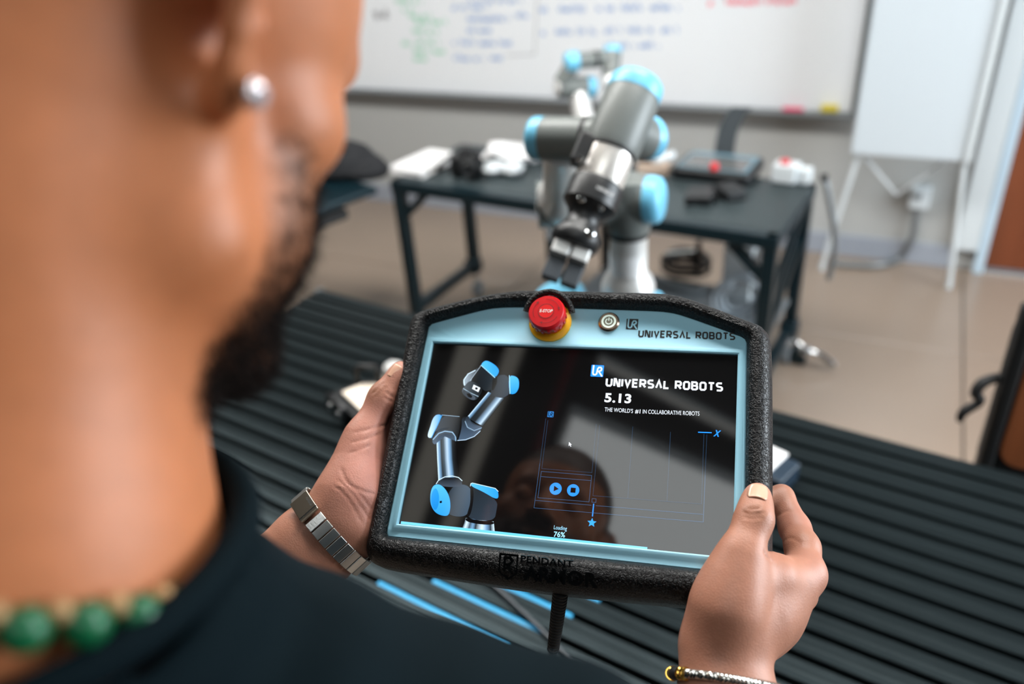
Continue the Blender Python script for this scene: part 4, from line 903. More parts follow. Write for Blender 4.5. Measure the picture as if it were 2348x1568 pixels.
# ================================================================ person: continuous surfaces from blended round cones
from mathutils.bvhtree import BVHTree
class SDF:
    def __init__(s, lo, hi, h):
        s.h = h; s.lo = np.array(lo, float); s.n = np.ceil((np.array(hi, float) - s.lo) / h).astype(int) + 1
        s.V = np.full(s.n, 0.05, np.float32)
    def _box(s, lo, hi, m):
        a = np.maximum(np.floor((lo - m - s.lo) / s.h).astype(int), 0); b = np.minimum(np.ceil((hi + m - s.lo) / s.h).astype(int) + 1, s.n)
        if np.any(b <= a): return None, None
        g = np.meshgrid(*[s.lo[i] + s.h * np.arange(a[i], b[i]) for i in range(3)], indexing='ij')
        return tuple(slice(a[i], b[i]) for i in range(3)), [x.astype(np.float32) for x in g]
    def _mix(s, sl, d, k, sub=False):
        v = s.V[sl]
        if sub:
            d = -d; hh = np.clip(.5 - .5 * (v - d) / k, 0, 1); s.V[sl] = v * (1 - hh) + d * hh + k * hh * (1 - hh)
        else:
            hh = np.clip(.5 + .5 * (v - d) / k, 0, 1); s.V[sl] = v * (1 - hh) + d * hh - k * hh * (1 - hh)
    def cone(s, p, q, r0, r1=None, k=.006, sub=False):
        r1 = r0 if r1 is None else r1; p, q = np.array(p, float), np.array(q, float); R = max(r0, r1)
        sl, g = s._box(np.minimum(p, q) - R, np.maximum(p, q) + R, 2 * k + 4 * s.h)
        if sl is None: return s
        d = q - p; L2 = max(d.dot(d), 1e-12); t = np.clip(sum((g[i] - p[i]) * d[i] for i in range(3)) / L2, 0, 1)
        D = np.sqrt(sum((g[i] - p[i] - t * d[i]) ** 2 for i in range(3))) - (r0 + (r1 - r0) * t)
        s._mix(sl, D, k, sub); return s
    def ell(s, c, R, A=None, k=.006, sub=False):
        """ellipsoid; columns of A are its axes"""
        c = np.array(c, float); A = np.eye(3) if A is None else np.array(A, float); m = max(R)
        sl, g = s._box(c - m, c + m, 2 * k + 4 * s.h)
        if sl is None: return s
        x = [sum((g[i] - c[i]) * A[i, j] for i in range(3)) for j in range(3)]
        k0 = np.sqrt(sum((x[j] / R[j]) ** 2 for j in range(3))) + 1e-6; k1 = np.sqrt(sum((x[j] / R[j] ** 2) ** 2 for j in range(3))) + 1e-6
        s._mix(sl, k0 * (k0 - 1) / k1, k, sub); return s
    def cutplane(s, c, n, R):
        c = np.array(c, float); sl, g = s._box(c - R, c + R, 0)
        r2 = sum((g[i] - c[i]) ** 2 for i in range(3)); d = sum((g[i] - c[i]) * n[i] for i in range(3))
        s.V[sl] = np.where(r2 < R * R, np.maximum(s.V[sl], d), s.V[sl]); return s
    def chain(s, pts, rs, k=.006, sub=False):
        for i in range(len(pts) - 1): s.cone(pts[i], pts[i + 1], rs[i], rs[i + 1], k, sub)
        return s
    def mesh(s):
        V = s.V; N = V.shape; ins = V < 0
        c = np.zeros([n - 1 for n in N], np.int8); cor = []
        for dx in (0, 1):
            for dy in (0, 1):
                for dz in (0, 1): c += ins[dx:N[0] - 1 + dx, dy:N[1] - 1 + dy, dz:N[2] - 1 + dz]; cor.append((dx, dy, dz))
        act = (c > 0) & (c < 8); I = np.argwhere(act); idx = np.full(act.shape, -1, np.int64); idx[act] = np.arange(len(I))
        acc = np.zeros((len(I), 3)); cnt = np.zeros(len(I))
        for a in range(8):
            for b in range(a + 1, 8):
                A, B = np.array(cor[a]), np.array(cor[b])
                if np.abs(A - B).sum() != 1: continue
                va = V[tuple((I + A).T)]; vb = V[tuple((I + B).T)]; m = (va < 0) != (vb < 0)
                t = va[m] / (va[m] - vb[m]); acc[m] += A + t[:, None] * (B - A); cnt[m] += 1
        P = s.lo + s.h * (I + acc / cnt[:, None]); Q = []
        for ax in range(3):
            sa = [slice(None)] * 3; sb = [slice(None)] * 3; sa[ax] = slice(0, N[ax] - 1); sb[ax] = slice(1, N[ax])
            E = np.argwhere(ins[tuple(sa)] != ins[tuple(sb)]); o1, o2 = (ax + 1) % 3, (ax + 2) % 3
            ok = (E[:, o1] > 0) & (E[:, o2] > 0) & (E[:, o1] < N[o1] - 1) & (E[:, o2] < N[o2] - 1); E = E[ok]
            q = []
            for a, b in ((0, 0), (-1, 0), (-1, -1), (0, -1)): F = E.copy(); F[:, o1] += a; F[:, o2] += b; q.append(idx[tuple(F.T)])
            q = np.stack(q, 1); fl = ins[tuple(E.T)]; q[~fl] = q[~fl][:, ::-1]; Q.append(q)
        return P, np.concatenate(Q)
def relax(P, Q, it=2, f=.5):
    e = np.concatenate([Q[:, [0, 1]], Q[:, [1, 2]], Q[:, [2, 3]], Q[:, [3, 0]]]); e = np.concatenate([e, e[:, ::-1]])
    for _ in range(it):
        a = np.zeros_like(P); n = np.zeros(len(P)); np.add.at(a, e[:, 0], P[e[:, 1]]); np.add.at(n, e[:, 0], 1)
        P = P + f * (a / np.maximum(n, 1)[:, None] - P)
    return P
def np_mesh(name, P, Q):
    me = bpy.data.meshes.new(name); me.from_pydata(P.tolist(), [], Q.tolist()); me.update(); return me

BF = Vector((-.06, 1, 0)).normalized(); BR_ = Vector((BF.y, -BF.x, 0))          # body: facing, right
SHR = Vector((-.085, .155, 1.465)); SHL = SHR - BR_ * .37
# ---- head frame (origin midway between the ear canals)
hy, hp = math.radians(-2), math.radians(40)
hf0 = Vector((math.sin(-hy), math.cos(hy), 0)); HR = Vector((hf0.y, -hf0.x, 0))
HF = (hf0 * math.cos(hp) - Vector((0, 0, 1)) * math.sin(hp)).normalized(); HU = HR.cross(HF)
LOBE = at(505, 238, .240)
HO = LOBE - HR * .076 + HF * .004 + HU * .030
def hd_(x, y, z): return HO + HR * (x / 100) + HF * (y / 100) + HU * (z / 100)
HA = np.array([[HR.x, HF.x, HU.x], [HR.y, HF.y, HU.y], [HR.z, HF.z, HU.z]])
NB = at(500, 1120, .300) - Vector((.6, .8, 0)) * .072                                             # base of the neck
NT = hd_(0, -1.9, -3.5)
def build_head():
    s = SDF(HO - Vector((.34, .24, .44)), HO + Vector((.30, .24, .18)), .0028)
    E = lambda c, r, k=.01, sub=False: s.ell(hd_(*c), [x / 100 for x in r], HA, k, sub)
    C_ = lambda p, q, a, b, k=.01, sub=False: s.cone(hd_(*p), hd_(*q), a / 100, b / 100, k, sub)
    E((0, -.8, 4.6), (7.5, 9.6, 8.0)); E((0, 4.2, 2.0), (6.4, 5.2, 6.5), .02); E((0, 4.8, -3.0), (5.7, 4.6, 6.5), .015)
    for m in (-1, 1):
        E((m * 4.7, 5.4, -1.2), (2.0, 2.5, 2.0), .012)
        C_((m * 5.7, .6, -3.2), (m * 5.3, 1.6, -6.2), 1.3, 1.3, .02); C_((m * 5.9, 1.8, -6.8), (m * 2.6, 8.2, -10.2), 1.6, 1.7, .018); E((m * 4.6, 4.8, -5.6), (2.2, 3.0, 3.2), .012)
    E((0, 4.6, -6.4), (4.9, 4.6, 4.2), .02); E((0, 8.5, -10.0), (2.3, 1.7, 1.6), .015)
    C_((-3.8, 7.9, 2.5), (3.8, 7.9, 2.5), .9, .9, .012)
    for m in (-1, 1): E((m * 3.2, 9.6, .7), (1.7, 1.3, .9), .010, True); E((m * 3.2, 7.9, .6), (1.35, 1.25, 1.15), .003)
    C_((0, 8.7, 2.0), (0, 11.2, -1.9), .65, 1.15, .009)
    for m in (-1, 1): E((m * 1.25, 10.2, -2.4), (.75, 1.0, .7), .005); E((m * .65, 10.9, -3.1), (.38, .5, .35), .002, True)
    E((0, 9.3, -4.9), (2.5, 1.0, .65), .005); E((0, 9.2, -6.1), (2.2, 1.0, .75), .005); C_((-2.3, 9.4, -5.45), (2.3, 9.4, -5.45), .22, .22, .003, True); E((0, 10.4, -5.45), (1.5, .9, .16), .003, True)
    # neck into the shoulders
    s.cone(NT, NB, .053, .058, .03); s.cone(NT + HF * .030, NB + BF * .022, .036, .040, .02)
    s.cone(NB, NB + Vector((0, 0, -.06)), .064, .07, .03)
    s.chain([NB + Vector((0, 0, -.02)), NB.lerp(SHR, .55) + Vector((0, -.02, -.035)), SHR], [.040, .030, .034], .02); s.chain([NB + Vector((0, 0, -.03)), NB.lerp(SHL, .55) + Vector((0, -.02, -.035)), SHL], [.040, .030, .034], .02)
    # ears
    for m in (-1, 1):
        ea = math.radians(48); eo = Vector(hd_(m * 6.9, -.2, .3)); ex = (-HF * math.cos(ea) + HR * (m * math.sin(ea))).normalized(); ey = (HU * .97 - HF * .15).normalized(); en = ex.cross(ey).normalized()
        e = lambda a, b, c=0: eo + ex * (a / 100) + ey * (b / 100) + en * (c / 100)
        if en.dot(HR * m) < 0: en = -en
        A = np.array([[ex.x, ey.x, en.x], [ex.y, ey.y, en.y], [ex.z, ey.z, en.z]])
        s.ell(e(1.2, 0.1), (.0150, .0300, .0048), A, .006)
        hx = [(.1, 1.0), (.3, 2.3), (1.0, 3.1), (1.9, 3.2), (2.7, 2.5), (2.95, 1.3), (2.7, 0), (2.2, -1.3), (1.5, -2.3), (.8, -2.9)]
        s.chain([e(a, b, .15) for a, b in hx], [.0035, .004, .0042, .0042, .0042, .004, .0040, .0040, .0048, .006], .003)
        s.ell(e(.65, -2.75, .05), (.0105, .0105, .0062), A, .005); s.chain([e(1.0, 2.1, .3), e(1.9, 1.0, .35), e(1.7, -.6, .3), e(1.0, -1.7, .25)], [.003, .0038, .0036, .003], .004)
        s.ell(e(.75, 0, .75), (.0078, .0120, .0060), A, .004, True); s.ell(e(.1, -.4, .5), (.0045, .0070, .0048), A, .003)
        if m == 1: global EAR; EAR = (e(.35, -2.72, .05), en.copy(), ex.copy(), ey.copy())
    P, Q = s.mesh(); return relax(P, Q, 2), Q

def build_hand(J, creases=(), h=.0013, pad=.035):
    """J: list of (kind, args...) in room coordinates"""
    pts = np.array([list(p) for it in J for p in it[1]]); s = SDF(pts.min(0) - pad, pts.max(0) + pad, h)
    for it in J:
        kind, P, R, k = it[:4]
        if kind == 'c': s.chain(P, R, k)
        elif kind == 's': s.chain(P, R, k, True)
        elif kind == 'e': s.ell(P[0], R, it[4], k)
    if creases:
        P, Q = s.mesh(); bv_ = BVHTree.FromPolygons(P.tolist(), Q.tolist())
        for pl_, r in creases:
            pts = []
            for x, y in pl_:
                h_ = bv_.ray_cast(CAM, ray(x, y).normalized())
                if h_[0] is not None: pts.append(h_[0])
            if len(pts) > 1: s.chain(pts, [r * .4] + [r] * (len(pts) - 2) + [r * .4], .0016, True)
    P, Q = s.mesh(); return relax(P, Q, 1, .4), Q
def axes(p, q, side):
    a = (q - p).normalized(); b = (side - a * side.dot(a)).normalized(); c = a.cross(b); return np.array([[a.x, b.x, c.x], [a.y, b.y, c.y], [a.z, b.z, c.z]])
# ---- left hand: thumb along the tablet's edge, fingers behind it
LW = at(790, 1192, .662); LE = at(150, 1760, .62)
lt = [at(806, 1128, .668), at(832, 1000, .684), at(879, 912, .697), at(919, 852, .704)]
lk = [pw(-172, 42, -52), pw(-176, 18, -58), pw(-175, -6, -60), pw(-170, -30, -58)]
fwd_l = (LW - LE).normalized()
J = [('c', [LE, LE.lerp(LW, .45), LE.lerp(LW, .86), LW], [.047, .038, .0235, .0220], .016)]
wide = (WM @ Vector((1, .95, 0))).normalized(); wide = (wide - fwd_l * wide.dot(fwd_l)).normalized()
for s_ in (-1, 1): J.append(('c', [LE.lerp(LW, .5) + wide * (.010 * s_), LE.lerp(LW, .88) + wide * (.014 * s_), LW + wide * (.014 * s_)], [.034, .0205, .0205], .012))
J.append(('c', lt, [.0225, .0140, .0118, .0092], .010)); J.append(('c', [LW, lt[0], lt[0].lerp(lt[1], .6)], [.024, .0235, .0165], .016))
J.append(('c', [lt[0].lerp(lk[0], .35), lt[1].lerp(lk[0], .5)], [.018, .011], .014))
for i, kp in enumerate(lk):
    J.append(('c', [LW + wide * (.010 - .006 * i), kp], [.020, .0118 - .0006 * i], .012))
    a, b, c = pw(-150 + 2 * i, 44 - 26 * i, -66), pw(-118 + 4 * i, 42 - 25 * i, -62), pw(-96 + 6 * i, 40 - 24 * i, -60)
    J.append(('c', [kp, a, b, c], [.0112, .0098, .0086, .0076], .005))
J.append(('e', [lt[2].lerp(lt[3], .72) + PU * .002], [.0125, .0098, .0090], .006, axes(lt[2], lt[3], PU)))
tn = (at(868, 890, .690) - lt[2]); tn = (tn - (lt[3] - lt[2]).normalized() * tn.dot((lt[3] - lt[2]).normalized())).normalized()   # dorsal side of the left thumb
side_l = (lt[3] - lt[2]).normalized().cross(tn)
def cv(pts, n=4): return [(p.x, p.y) for p in catmull([Vector((x, y, 0)) for x, y in pts], n)]
LCR = [(cv([(853, 903), (864, 893), (879, 876)]), 0.00045), (cv([(860, 912), (872, 899), (886, 886)]), 0.00025), (cv([(848, 890), (858, 884), (868, 872)]), 0.00020), (cv([(885, 899), (897, 908), (911, 914)]), 0.00040), (cv([(880, 910), (893, 918), (905, 922)]), 0.00025),
       (cv([(812, 992), (845, 984), (888, 974)]), 0.00035), (cv([(806, 1014), (840, 1006), (876, 993)]), 0.00030), (cv([(800, 1040), (830, 1028), (850, 1020)]), 0.00020),
       (cv([(781, 1072), (798, 1107), (828, 1124), (860, 1133)]), 0.00045), (cv([(774, 1100), (806, 1130), (848, 1192)]), 0.00030), (cv([(786, 1096), (824, 1134), (852, 1168)]), 0.00025), (cv([(764, 1112), (795, 1140), (830, 1200)]), 0.00020)]
LJ = J
# ---- right hand: thumb on the front of the armour, index finger round the edge
RW = at(1660, 1492, .560); RE = Vector((.02, .20, 1.17))
rt = [at(1668, 1392, .556), at(1700, 1270, .562), at(1729, 1190, .574), at(1737, 1136, .586)]
rk = [at(1846, 1316, .600), at(1834, 1362, .615), at(1798, 1408, .622), at(1756, 1448, .622)]
fwd_r = (RW - RE).normalized(); wide_r = (WM @ Vector((1, .12, .35))); wide_r = (wide_r - fwd_r * wide_r.dot(fwd_r)).normalized()
J = [('c', [RE, RE.lerp(RW, .45), RE.lerp(RW, .86), RW], [.046, .038, .0250, .0225], .018)]
for s_ in (-1, 1): J.append(('c', [RE.lerp(RW, .5) + wide_r * (.009 * s_), RE.lerp(RW, .88) + wide_r * (.009 * s_), RW + wide_r * (.009 * s_)], [.036, .0210, .0195], .016))
J.append(('c', rt, [.0180, .0138, .0117, .0090], .012)); J.append(('c', [RW, rt[0], rt[0].lerp(rt[1], .55)], [.0200, .0175, .0148], .016))
for i, kp in enumerate(rk): J.append(('c', [RW + wide_r * (-.008 + .007 * i) + fwd_r * .004, RW.lerp(kp, .6), kp], [.019, .0150, .0130 - .0006 * i], .014))
J.append(('c', [rt[0].lerp(rt[1], .5), rt[1].lerp(rk[0], .45) + fwd_r * -.010, rk[0]], [.017, .0145, .0115], .014)); J.append(('c', [rt[0], RW.lerp(rk[1], .6)], [.020, .018], .02)); J.append(('c', [RW + fwd_r * .012, RW.lerp(rk[0], .45) + (CAM - RW).normalized() * .004, RW.lerp(rk[0], .8)], [.0200, .0175, .014], .016))
J.append(('c', [at(1606, 1462, .585), at(1632, 1400, .592), at(1660, 1340, .595)], [.0115, .015, .014], .012))          # heel of the palm beyond
ipip, idip, itip = at(1822, 1210, .640), at(1792, 1140, .662), pw(136, -30, -60)
J.append(('c', [rk[0], at(1840, 1255, .620), ipip], [.0140, .0128, .0122], .006)); J.append(('c', [ipip, idip, itip], [.0118, .0098, .0085], .005))
for i in (1, 2, 3):
    a, b, c = pw(164 - 2 * i, -54 - 20 * i, -60), pw(156 - 3 * i, -48 - 20 * i, -68), pw(130, -44 - 21 * i, -62)
    J.append(('c', [rk[i], a, b, c], [.0125, .0108, .0096, .0082], .005))
J.append(('e', [rt[2].lerp(rt[3], .65)], [.0125, .0105, .0090], .006, axes(rt[2], rt[3], PU)))
vn = (CAM - rt[2]).normalized(); ta = (rt[3] - rt[2]).normalized(); vn = (vn - ta * vn.dot(ta)).normalized(); sd_r = ta.cross(vn)
RCR = [(cv([(1702, 1173), (1725, 1179), (1752, 1174)]), 0.00040), (cv([(1712, 1165), (1728, 1167), (1745, 1163)]), 0.00025), (cv([(1706, 1184), (1726, 1189), (1746, 1185)]), 0.00025), (cv([(1752, 1264), (1758, 1276), (1770, 1288)]), 0.00035),
       (cv([(1781, 1183), (1795, 1175), (1812, 1169)]), 0.00030), (cv([(1784, 1252), (1810, 1233), (1834, 1244)]), 0.00030)]
RJ = J
hP, hQ = build_head(); lP, lQ = build_hand(LJ, LCR); rP, rQ = build_hand(RJ, RCR)
P = np.concatenate([hP, lP, rP]); Q = np.concatenate([hQ, lQ + len(hP), rQ + len(hP) + len(lP)])
# upper arms inside the sleeves join the hands' forearms to the trunk
def arm_link(a, b): 
    s = SDF(np.minimum(a, b) - .08, np.maximum(a, b) + .08, .006); s.cone(a, b, .052, .044, .01); p, q = s.mesh(); return relax(p, q, 2), q
for a, b in ((SHR, RE), (SHL, LE)): p_, q_ = arm_link(np.array(a), np.array(b)); Q = np.concatenate([Q, q_ + len(P)]); P = np.concatenate([P, p_])
me = np_mesh('body', P, Q)
# natural skin colouring: pinker palm side, darker knuckles, beard shadow
base_c = np.array([.44, .195, .125]); colr = np.tile(base_c, (len(P), 1))
def tint(c, r, rgb, a=1.0):
    d = np.linalg.norm(P - np.array(c), axis=1); w_ = np.clip(1 - d / r, 0, 1); w_ = (w_ * w_ * (3 - 2 * w_) * a)[:, None]; colr[:] = colr * (1 - w_) + np.array(rgb) * w_
pink = (.56, .245, .190)
for c, r, a in ((lt[0].lerp(lt[1], .4) + PU * .028 + PN * .012, .075, 1.0), (lt[1].lerp(lt[2], .5) - tn * .014, .048, 1.0), (lt[3] - tn * .010, .034, 1.0), (LW + PU * .02 + PV * .02, .04, .6), (rt[3] + ta * .004, .016, .5), (ipip, .03, .5), (rk[0], .03, .35)): tint(c, r, pink, a)
tint(lt[2] + tn * .012, .014, (.25, .10, .05), .6); tint(rt[2] + vn * .012, .014, (.27, .11, .06), .5)
hn = len(hP); hx_ = (hP - np.array(HO)) @ HA * 100
# hair and beard masks in head coordinates (cm)
scalp = np.clip((hx_[:, 2] - 2.2 + .35 * np.clip(hx_[:, 1] - 2, 0, 8) * 0 - np.where(hx_[:, 1] > 5.2, 3.2, 0) - np.where((hx_[:, 1] > 1.5) & (hx_[:, 1] <= 5.2), 1.6, 0)) / 1.0, 0, 1) * (np.abs(hx_[:, 0]) < 8.2)
line = -2.0 - .55 * np.clip(hx_[:, 1] - 3.0, -2, 3)
beard = np.clip((hx_[:, 1] - 3.4) / 1.4, 0, 1) * np.clip((line + 1.5 - hx_[:, 2]) / 1.6, 0, 1) * np.clip((13.2 + hx_[:, 2]) / 1.5, 0, 1) * np.clip((np.abs(hx_[:, 0]) + hx_[:, 1] - 5.0) / 2, 0, 1)
lips = np.exp(-((hx_[:, 0] / 2.2) ** 2 + ((hx_[:, 2] + 5.5) / 1.0) ** 2 + ((hx_[:, 1] - 10) / 1.0) ** 2))
hc = colr[:hn]; dark = np.array([.012, .010, .009])
hc[:] = hc * (1 - .85 * scalp[:, None]) + dark * .85 * scalp[:, None]; hc[:] = hc * (1 - .62 * beard[:, None]) + np.array([.035, .022, .015]) * .62 * beard[:, None]; hc[:] = hc * (1 - .6 * lips[:, None]) + np.array([.30, .09, .07]) * .6 * lips[:, None]
hc *= np.array([1.02, .80, .50])  # head and neck tinted darker, more orange: their lighting put into the colour
for m_ in (-1, 1): tint(hd_(m_ * 3.0, 8.9, 2.6), .014, (.03, .02, .015), .7); tint(hd_(m_ * 7.9, -1.5, 1), .035, (.44, .17, .10), .5)
ca = me.color_attributes.new('skin', 'FLOAT_COLOR', 'POINT'); ca.data.foreach_set('color', np.concatenate([colr, np.ones((len(P), 1))], 1).astype(np.float32).ravel())
def skin_mat():
    m = bpy.data.materials.new('skin'); m.use_nodes = True; nt = m.node_tree; b = nt.nodes['Principled BSDF']; I = b.inputs
    at_ = nt.nodes.new('ShaderNodeAttribute'); at_.attribute_name = 'skin'; tc = nt.nodes.new('ShaderNodeTexCoord')
    n = nt.nodes.new('ShaderNodeTexNoise'); n.inputs['Scale'].default_value = 90; n.inputs['Detail'].default_value = 4; nt.links.new(tc.outputs['Object'], n.inputs['Vector'])
    r = nt.nodes.new('ShaderNodeMapRange'); r.inputs['To Min'].default_value = .86; r.inputs['To Max'].default_value = 1.14; nt.links.new(n.outputs['Fac'], r.inputs['Value'])
    mx = nt.nodes.new('ShaderNodeMix'); mx.data_type = 'RGBA'; mx.blend_type = 'MULTIPLY'; mx.inputs['Factor'].default_value = 1; nt.links.new(at_.outputs['Color'], mx.inputs[6]); nt.links.new(r.outputs['Result'], mx.inputs[7]); nt.links.new(mx.outputs[2], I['Base Color'])
    I['Roughness'].default_value = .48; I['Specular IOR Level'].default_value = .45; I['Subsurface Weight'].default_value = .12; I['Subsurface Radius'].default_value = (1, .35, .18); I['Subsurface Scale'].default_value = .004
    v = nt.nodes.new('ShaderNodeTexVoronoi'); v.inputs['Scale'].default_value = 750; nt.links.new(tc.outputs['Object'], v.inputs['Vector'])
    n2 = nt.nodes.new('ShaderNodeTexNoise'); n2.inputs['Scale'].default_value = 260; n2.inputs['Detail'].default_value = 3; nt.links.new(tc.outputs['Object'], n2.inputs['Vector'])
    ad_ = nt.nodes.new('ShaderNodeMath'); ad_.operation = 'ADD'; nt.links.new(v.outputs['Distance'], ad_.inputs[0]); nt.links.new(n2.outputs['Fac'], ad_.inputs[1])
    bp = nt.nodes.new('ShaderNodeBump'); bp.inputs['Strength'].default_value = .22; bp.inputs['Distance'].default_value = .0005; nt.links.new(ad_.outputs['Value'], bp.inputs['Height']); nt.links.new(bp.outputs['Normal'], I['Normal'])
    return m
M_skin = skin_mat()
person = mk('person', me, M_skin, None)
tag(person, 'person in a dark teal T-shirt looking down at the tablet held in both hands', 'person')
# ---- nails
def nail(c, along, up, L, Wd, rad):
    sd = along.cross(up).normalized(); mb = MB(); nx, ny = 10, 10; vs = []
    for i in range(nx + 1):
        for j in range(ny + 1):
            a = (j / ny - .5) * 2; x = (i / nx - .5) * L; y = a * Wd / 2 * (1 - .22 * max(0, (i / nx - .55) / .45) ** 2 - .25 * max(0, (.25 - i / nx) / .25) ** 2)
            z = math.sqrt(max(rad * rad - y * y, 0)) - rad - .0012 * max(0, i / nx - .6) ** 2 * 2
            vs.append(c + along * x + sd * y + up * z)
    mb.add(vs, [(i * (ny + 1) + j, (i + 1) * (ny + 1) + j, (i + 1) * (ny + 1) + j + 1, i * (ny + 1) + j + 1) for i in range(nx) for j in range(ny)])
    o = mb.build('nail', mat('nail', srgb(226, 176, 150), .22, coat=.4), person); q = o.modifiers.new('th', 'SOLIDIFY'); q.thickness = .0006; q.offset = 1; return o
bv = BVHTree.FromPolygons([tuple(p) for p in P], [tuple(q) for q in Q])
def on_skin(o, d):
    h_ = bv.ray_cast(o, d); return h_[0] if h_[0] is not None else o
aL = (lt[3] - lt[2]).normalized(); upL = (tn * .95 + (CAM - lt[3]).normalized() * .45); upL = (upL - aL * upL.dot(aL)).normalized()
cN = on_skin(lt[2].lerp(lt[3], .86) + upL * .04, -upL); nail(cN + upL * .0003, (aL - upL * .04).normalized(), upL, .0130, .0112, .0075)
cN = on_skin(rt[2].lerp(rt[3], .88) + vn * .04, -vn); nail(cN + vn * .0010, (ta - vn * .30).normalized(), (vn + ta * .30).normalized(), .0145, .0148, .0105)

# ---- beard and hair as short strands
rng = np.random.default_rng(3)
def strands(name, msk, count, L, spread, m):
    tri = hQ; cen = hP[tri].mean(1); w_ = msk[tri].mean(1); p_ = w_ / w_.sum(); pick = rng.choice(len(tri), count, p=p_)
    nrm_ = np.cross(hP[tri[:, 2]] - hP[tri[:, 0]], hP[tri[:, 3]] - hP[tri[:, 1]]); nrm_ /= np.linalg.norm(nrm_, axis=1)[:, None] + 1e-12
    uv = rng.random((count, 2)); a, b, c, d = (hP[tri[pick, i]] for i in range(4)); o = (a * (1 - uv[:, :1]) + b * uv[:, :1]) * (1 - uv[:, 1:]) + (d * (1 - uv[:, :1]) + c * uv[:, :1]) * uv[:, 1:]
    n = nrm_[pick]; g = -np.array(HU)[None] * .8 + rng.normal(size=(count, 3)) * spread; t = n * .8 + g; t /= np.linalg.norm(t, axis=1)[:, None]
    s1 = np.cross(t, rng.normal(size=(count, 3))); s1 /= np.linalg.norm(s1, axis=1)[:, None]; s2 = np.cross(t, s1); r = .00017
    ln = (L * (.5 + .8 * rng.random((count, 1)))); tip = o + t * ln + g * ln * .25
    o = o - n * .0006
    V = np.stack([o + s1 * r, o - s1 * r * .5 + s2 * r * .87, o - s1 * r * .5 - s2 * r * .87, tip], 1).reshape(-1, 3)
    k = np.arange(count)[:, None] * 4; Fc = np.concatenate([k + [[0, 1, 3]], k + [[1, 2, 3]], k + [[2, 0, 3]]])
    me_ = bpy.data.meshes.new(name); me_.from_pydata(V.tolist(), [], Fc.tolist()); o_ = mk(name, me_, m, person, smooth=False); o_['kind'] = 'stuff'; return o_
M_hair = mat('dark hair', srgb(26, 19, 16), .8, spec=.15)
patch = beard * np.clip(.35 + 1.3 * (np.sin(hx_[:, 2] * 3.1 + hx_[:, 1] * 2.0) * np.sin(hx_[:, 1] * 4.3 - hx_[:, 2] * 1.7) + .25) + np.clip((-6.2 - hx_[:, 2]) / 2, 0, 1.2) + np.clip((hx_[:, 1] - 5.5) / 3, 0, 1), .02, 3)
strands('beard', patch + 1e-9, 26000, .0060, .45, M_hair)
strands('hair', scalp + 1e-9, 14000, .004, .5, M_hair)

# ================================================================ T-shirt
lo = np.minimum(np.array(SHL), np.array(LE)) - .12; hi = np.maximum(np.array(SHR), np.array(RE)) + .12
CH = (SHR + SHL) / 2
s = SDF((min(lo[0], CH.x - .3), CH.y - .22, CH.z - .62), (max(hi[0], CH.x + .3), CH.y + .24, CH.z + .16), .006)
for m, S in ((1, SHR), (-1, SHL)):
    s.chain([NB + Vector((0, -.004, -.050)), NB.lerp(S, .5) + Vector((0, -.015, -.024)), S + Vector((0, 0, .004))], [.060, .053, .052], .03)
    E_ = RE if m == 1 else LE; s.chain([S, S.lerp(E_, .45), S.lerp(E_, .78)], [.055, .060, .060], .03)
Ab = np.array([[BR_.x, BF.x, 0], [BR_.y, BF.y, 0], [0, 0, 1]])
s.ell(CH + Vector((0, 0, -.13)) - BF * .055, (.180, .100, .20), Ab, .05); s.ell(CH + Vector((0, 0, -.36)) - BF * .05, (.160, .100, .26), Ab, .05)
# opening for the neck and sleeve ends
nd = (NT - NB).normalized()
nc = (nd - BF * .30).normalized(); ringc = NB + nd * .006
s.cone(NB - nd * .07, ringc, .082, .082, .03); s.cone(NB + BF * .045 + Vector((0, 0, -.080)), SHR + BF * .008 + Vector((0, 0, -.004)), .046, .050, .03); s.cutplane(ringc, nc, .100)
s.cone(ringc - nc * .035, ringc + nc * .15, .0755, .0775, .004, True)
for S, E_ in ((SHR, RE), (SHL, LE)): s.cone(S.lerp(E_, .90), S.lerp(E_, 1.5), .066, .10, .008, True)
# soft folds running from the collar over the shoulder
g = np.meshgrid(*[s.lo[i] + s.h * np.arange(s.n[i]) for i in range(3)], indexing='ij')
s.V += (.0028 * np.sin(g[0] * 95 + 14 * g[1] + 6 * np.sin(g[2] * 22)) * np.sin(g[1] * 26 + g[2] * 17)).astype(np.float32); del g
tp, tq = s.mesh(); tp = relax(tp, tq, 3)
M_shirt = mat('dark teal cotton', srgb(3, 15, 20), .85, bump=.25, bscale=900, noise=.12, nscale=14, spec=.08)
mk('t_shirt', np_mesh('t_shirt', tp, tq), M_shirt, person)
# ribbed collar band
cx_ = nc.orthogonal().normalized(); cy_ = nc.cross(cx_)
pts = [ringc - nc * .004 + cx_ * (.0785 * math.cos(a)) + cy_ * (.0785 * math.sin(a)) for a in np.linspace(0, 2 * PI, 49)[:-1]]
MB().tube(pts, .0062, 12, closed=True).build('collar', M_shirt, person)

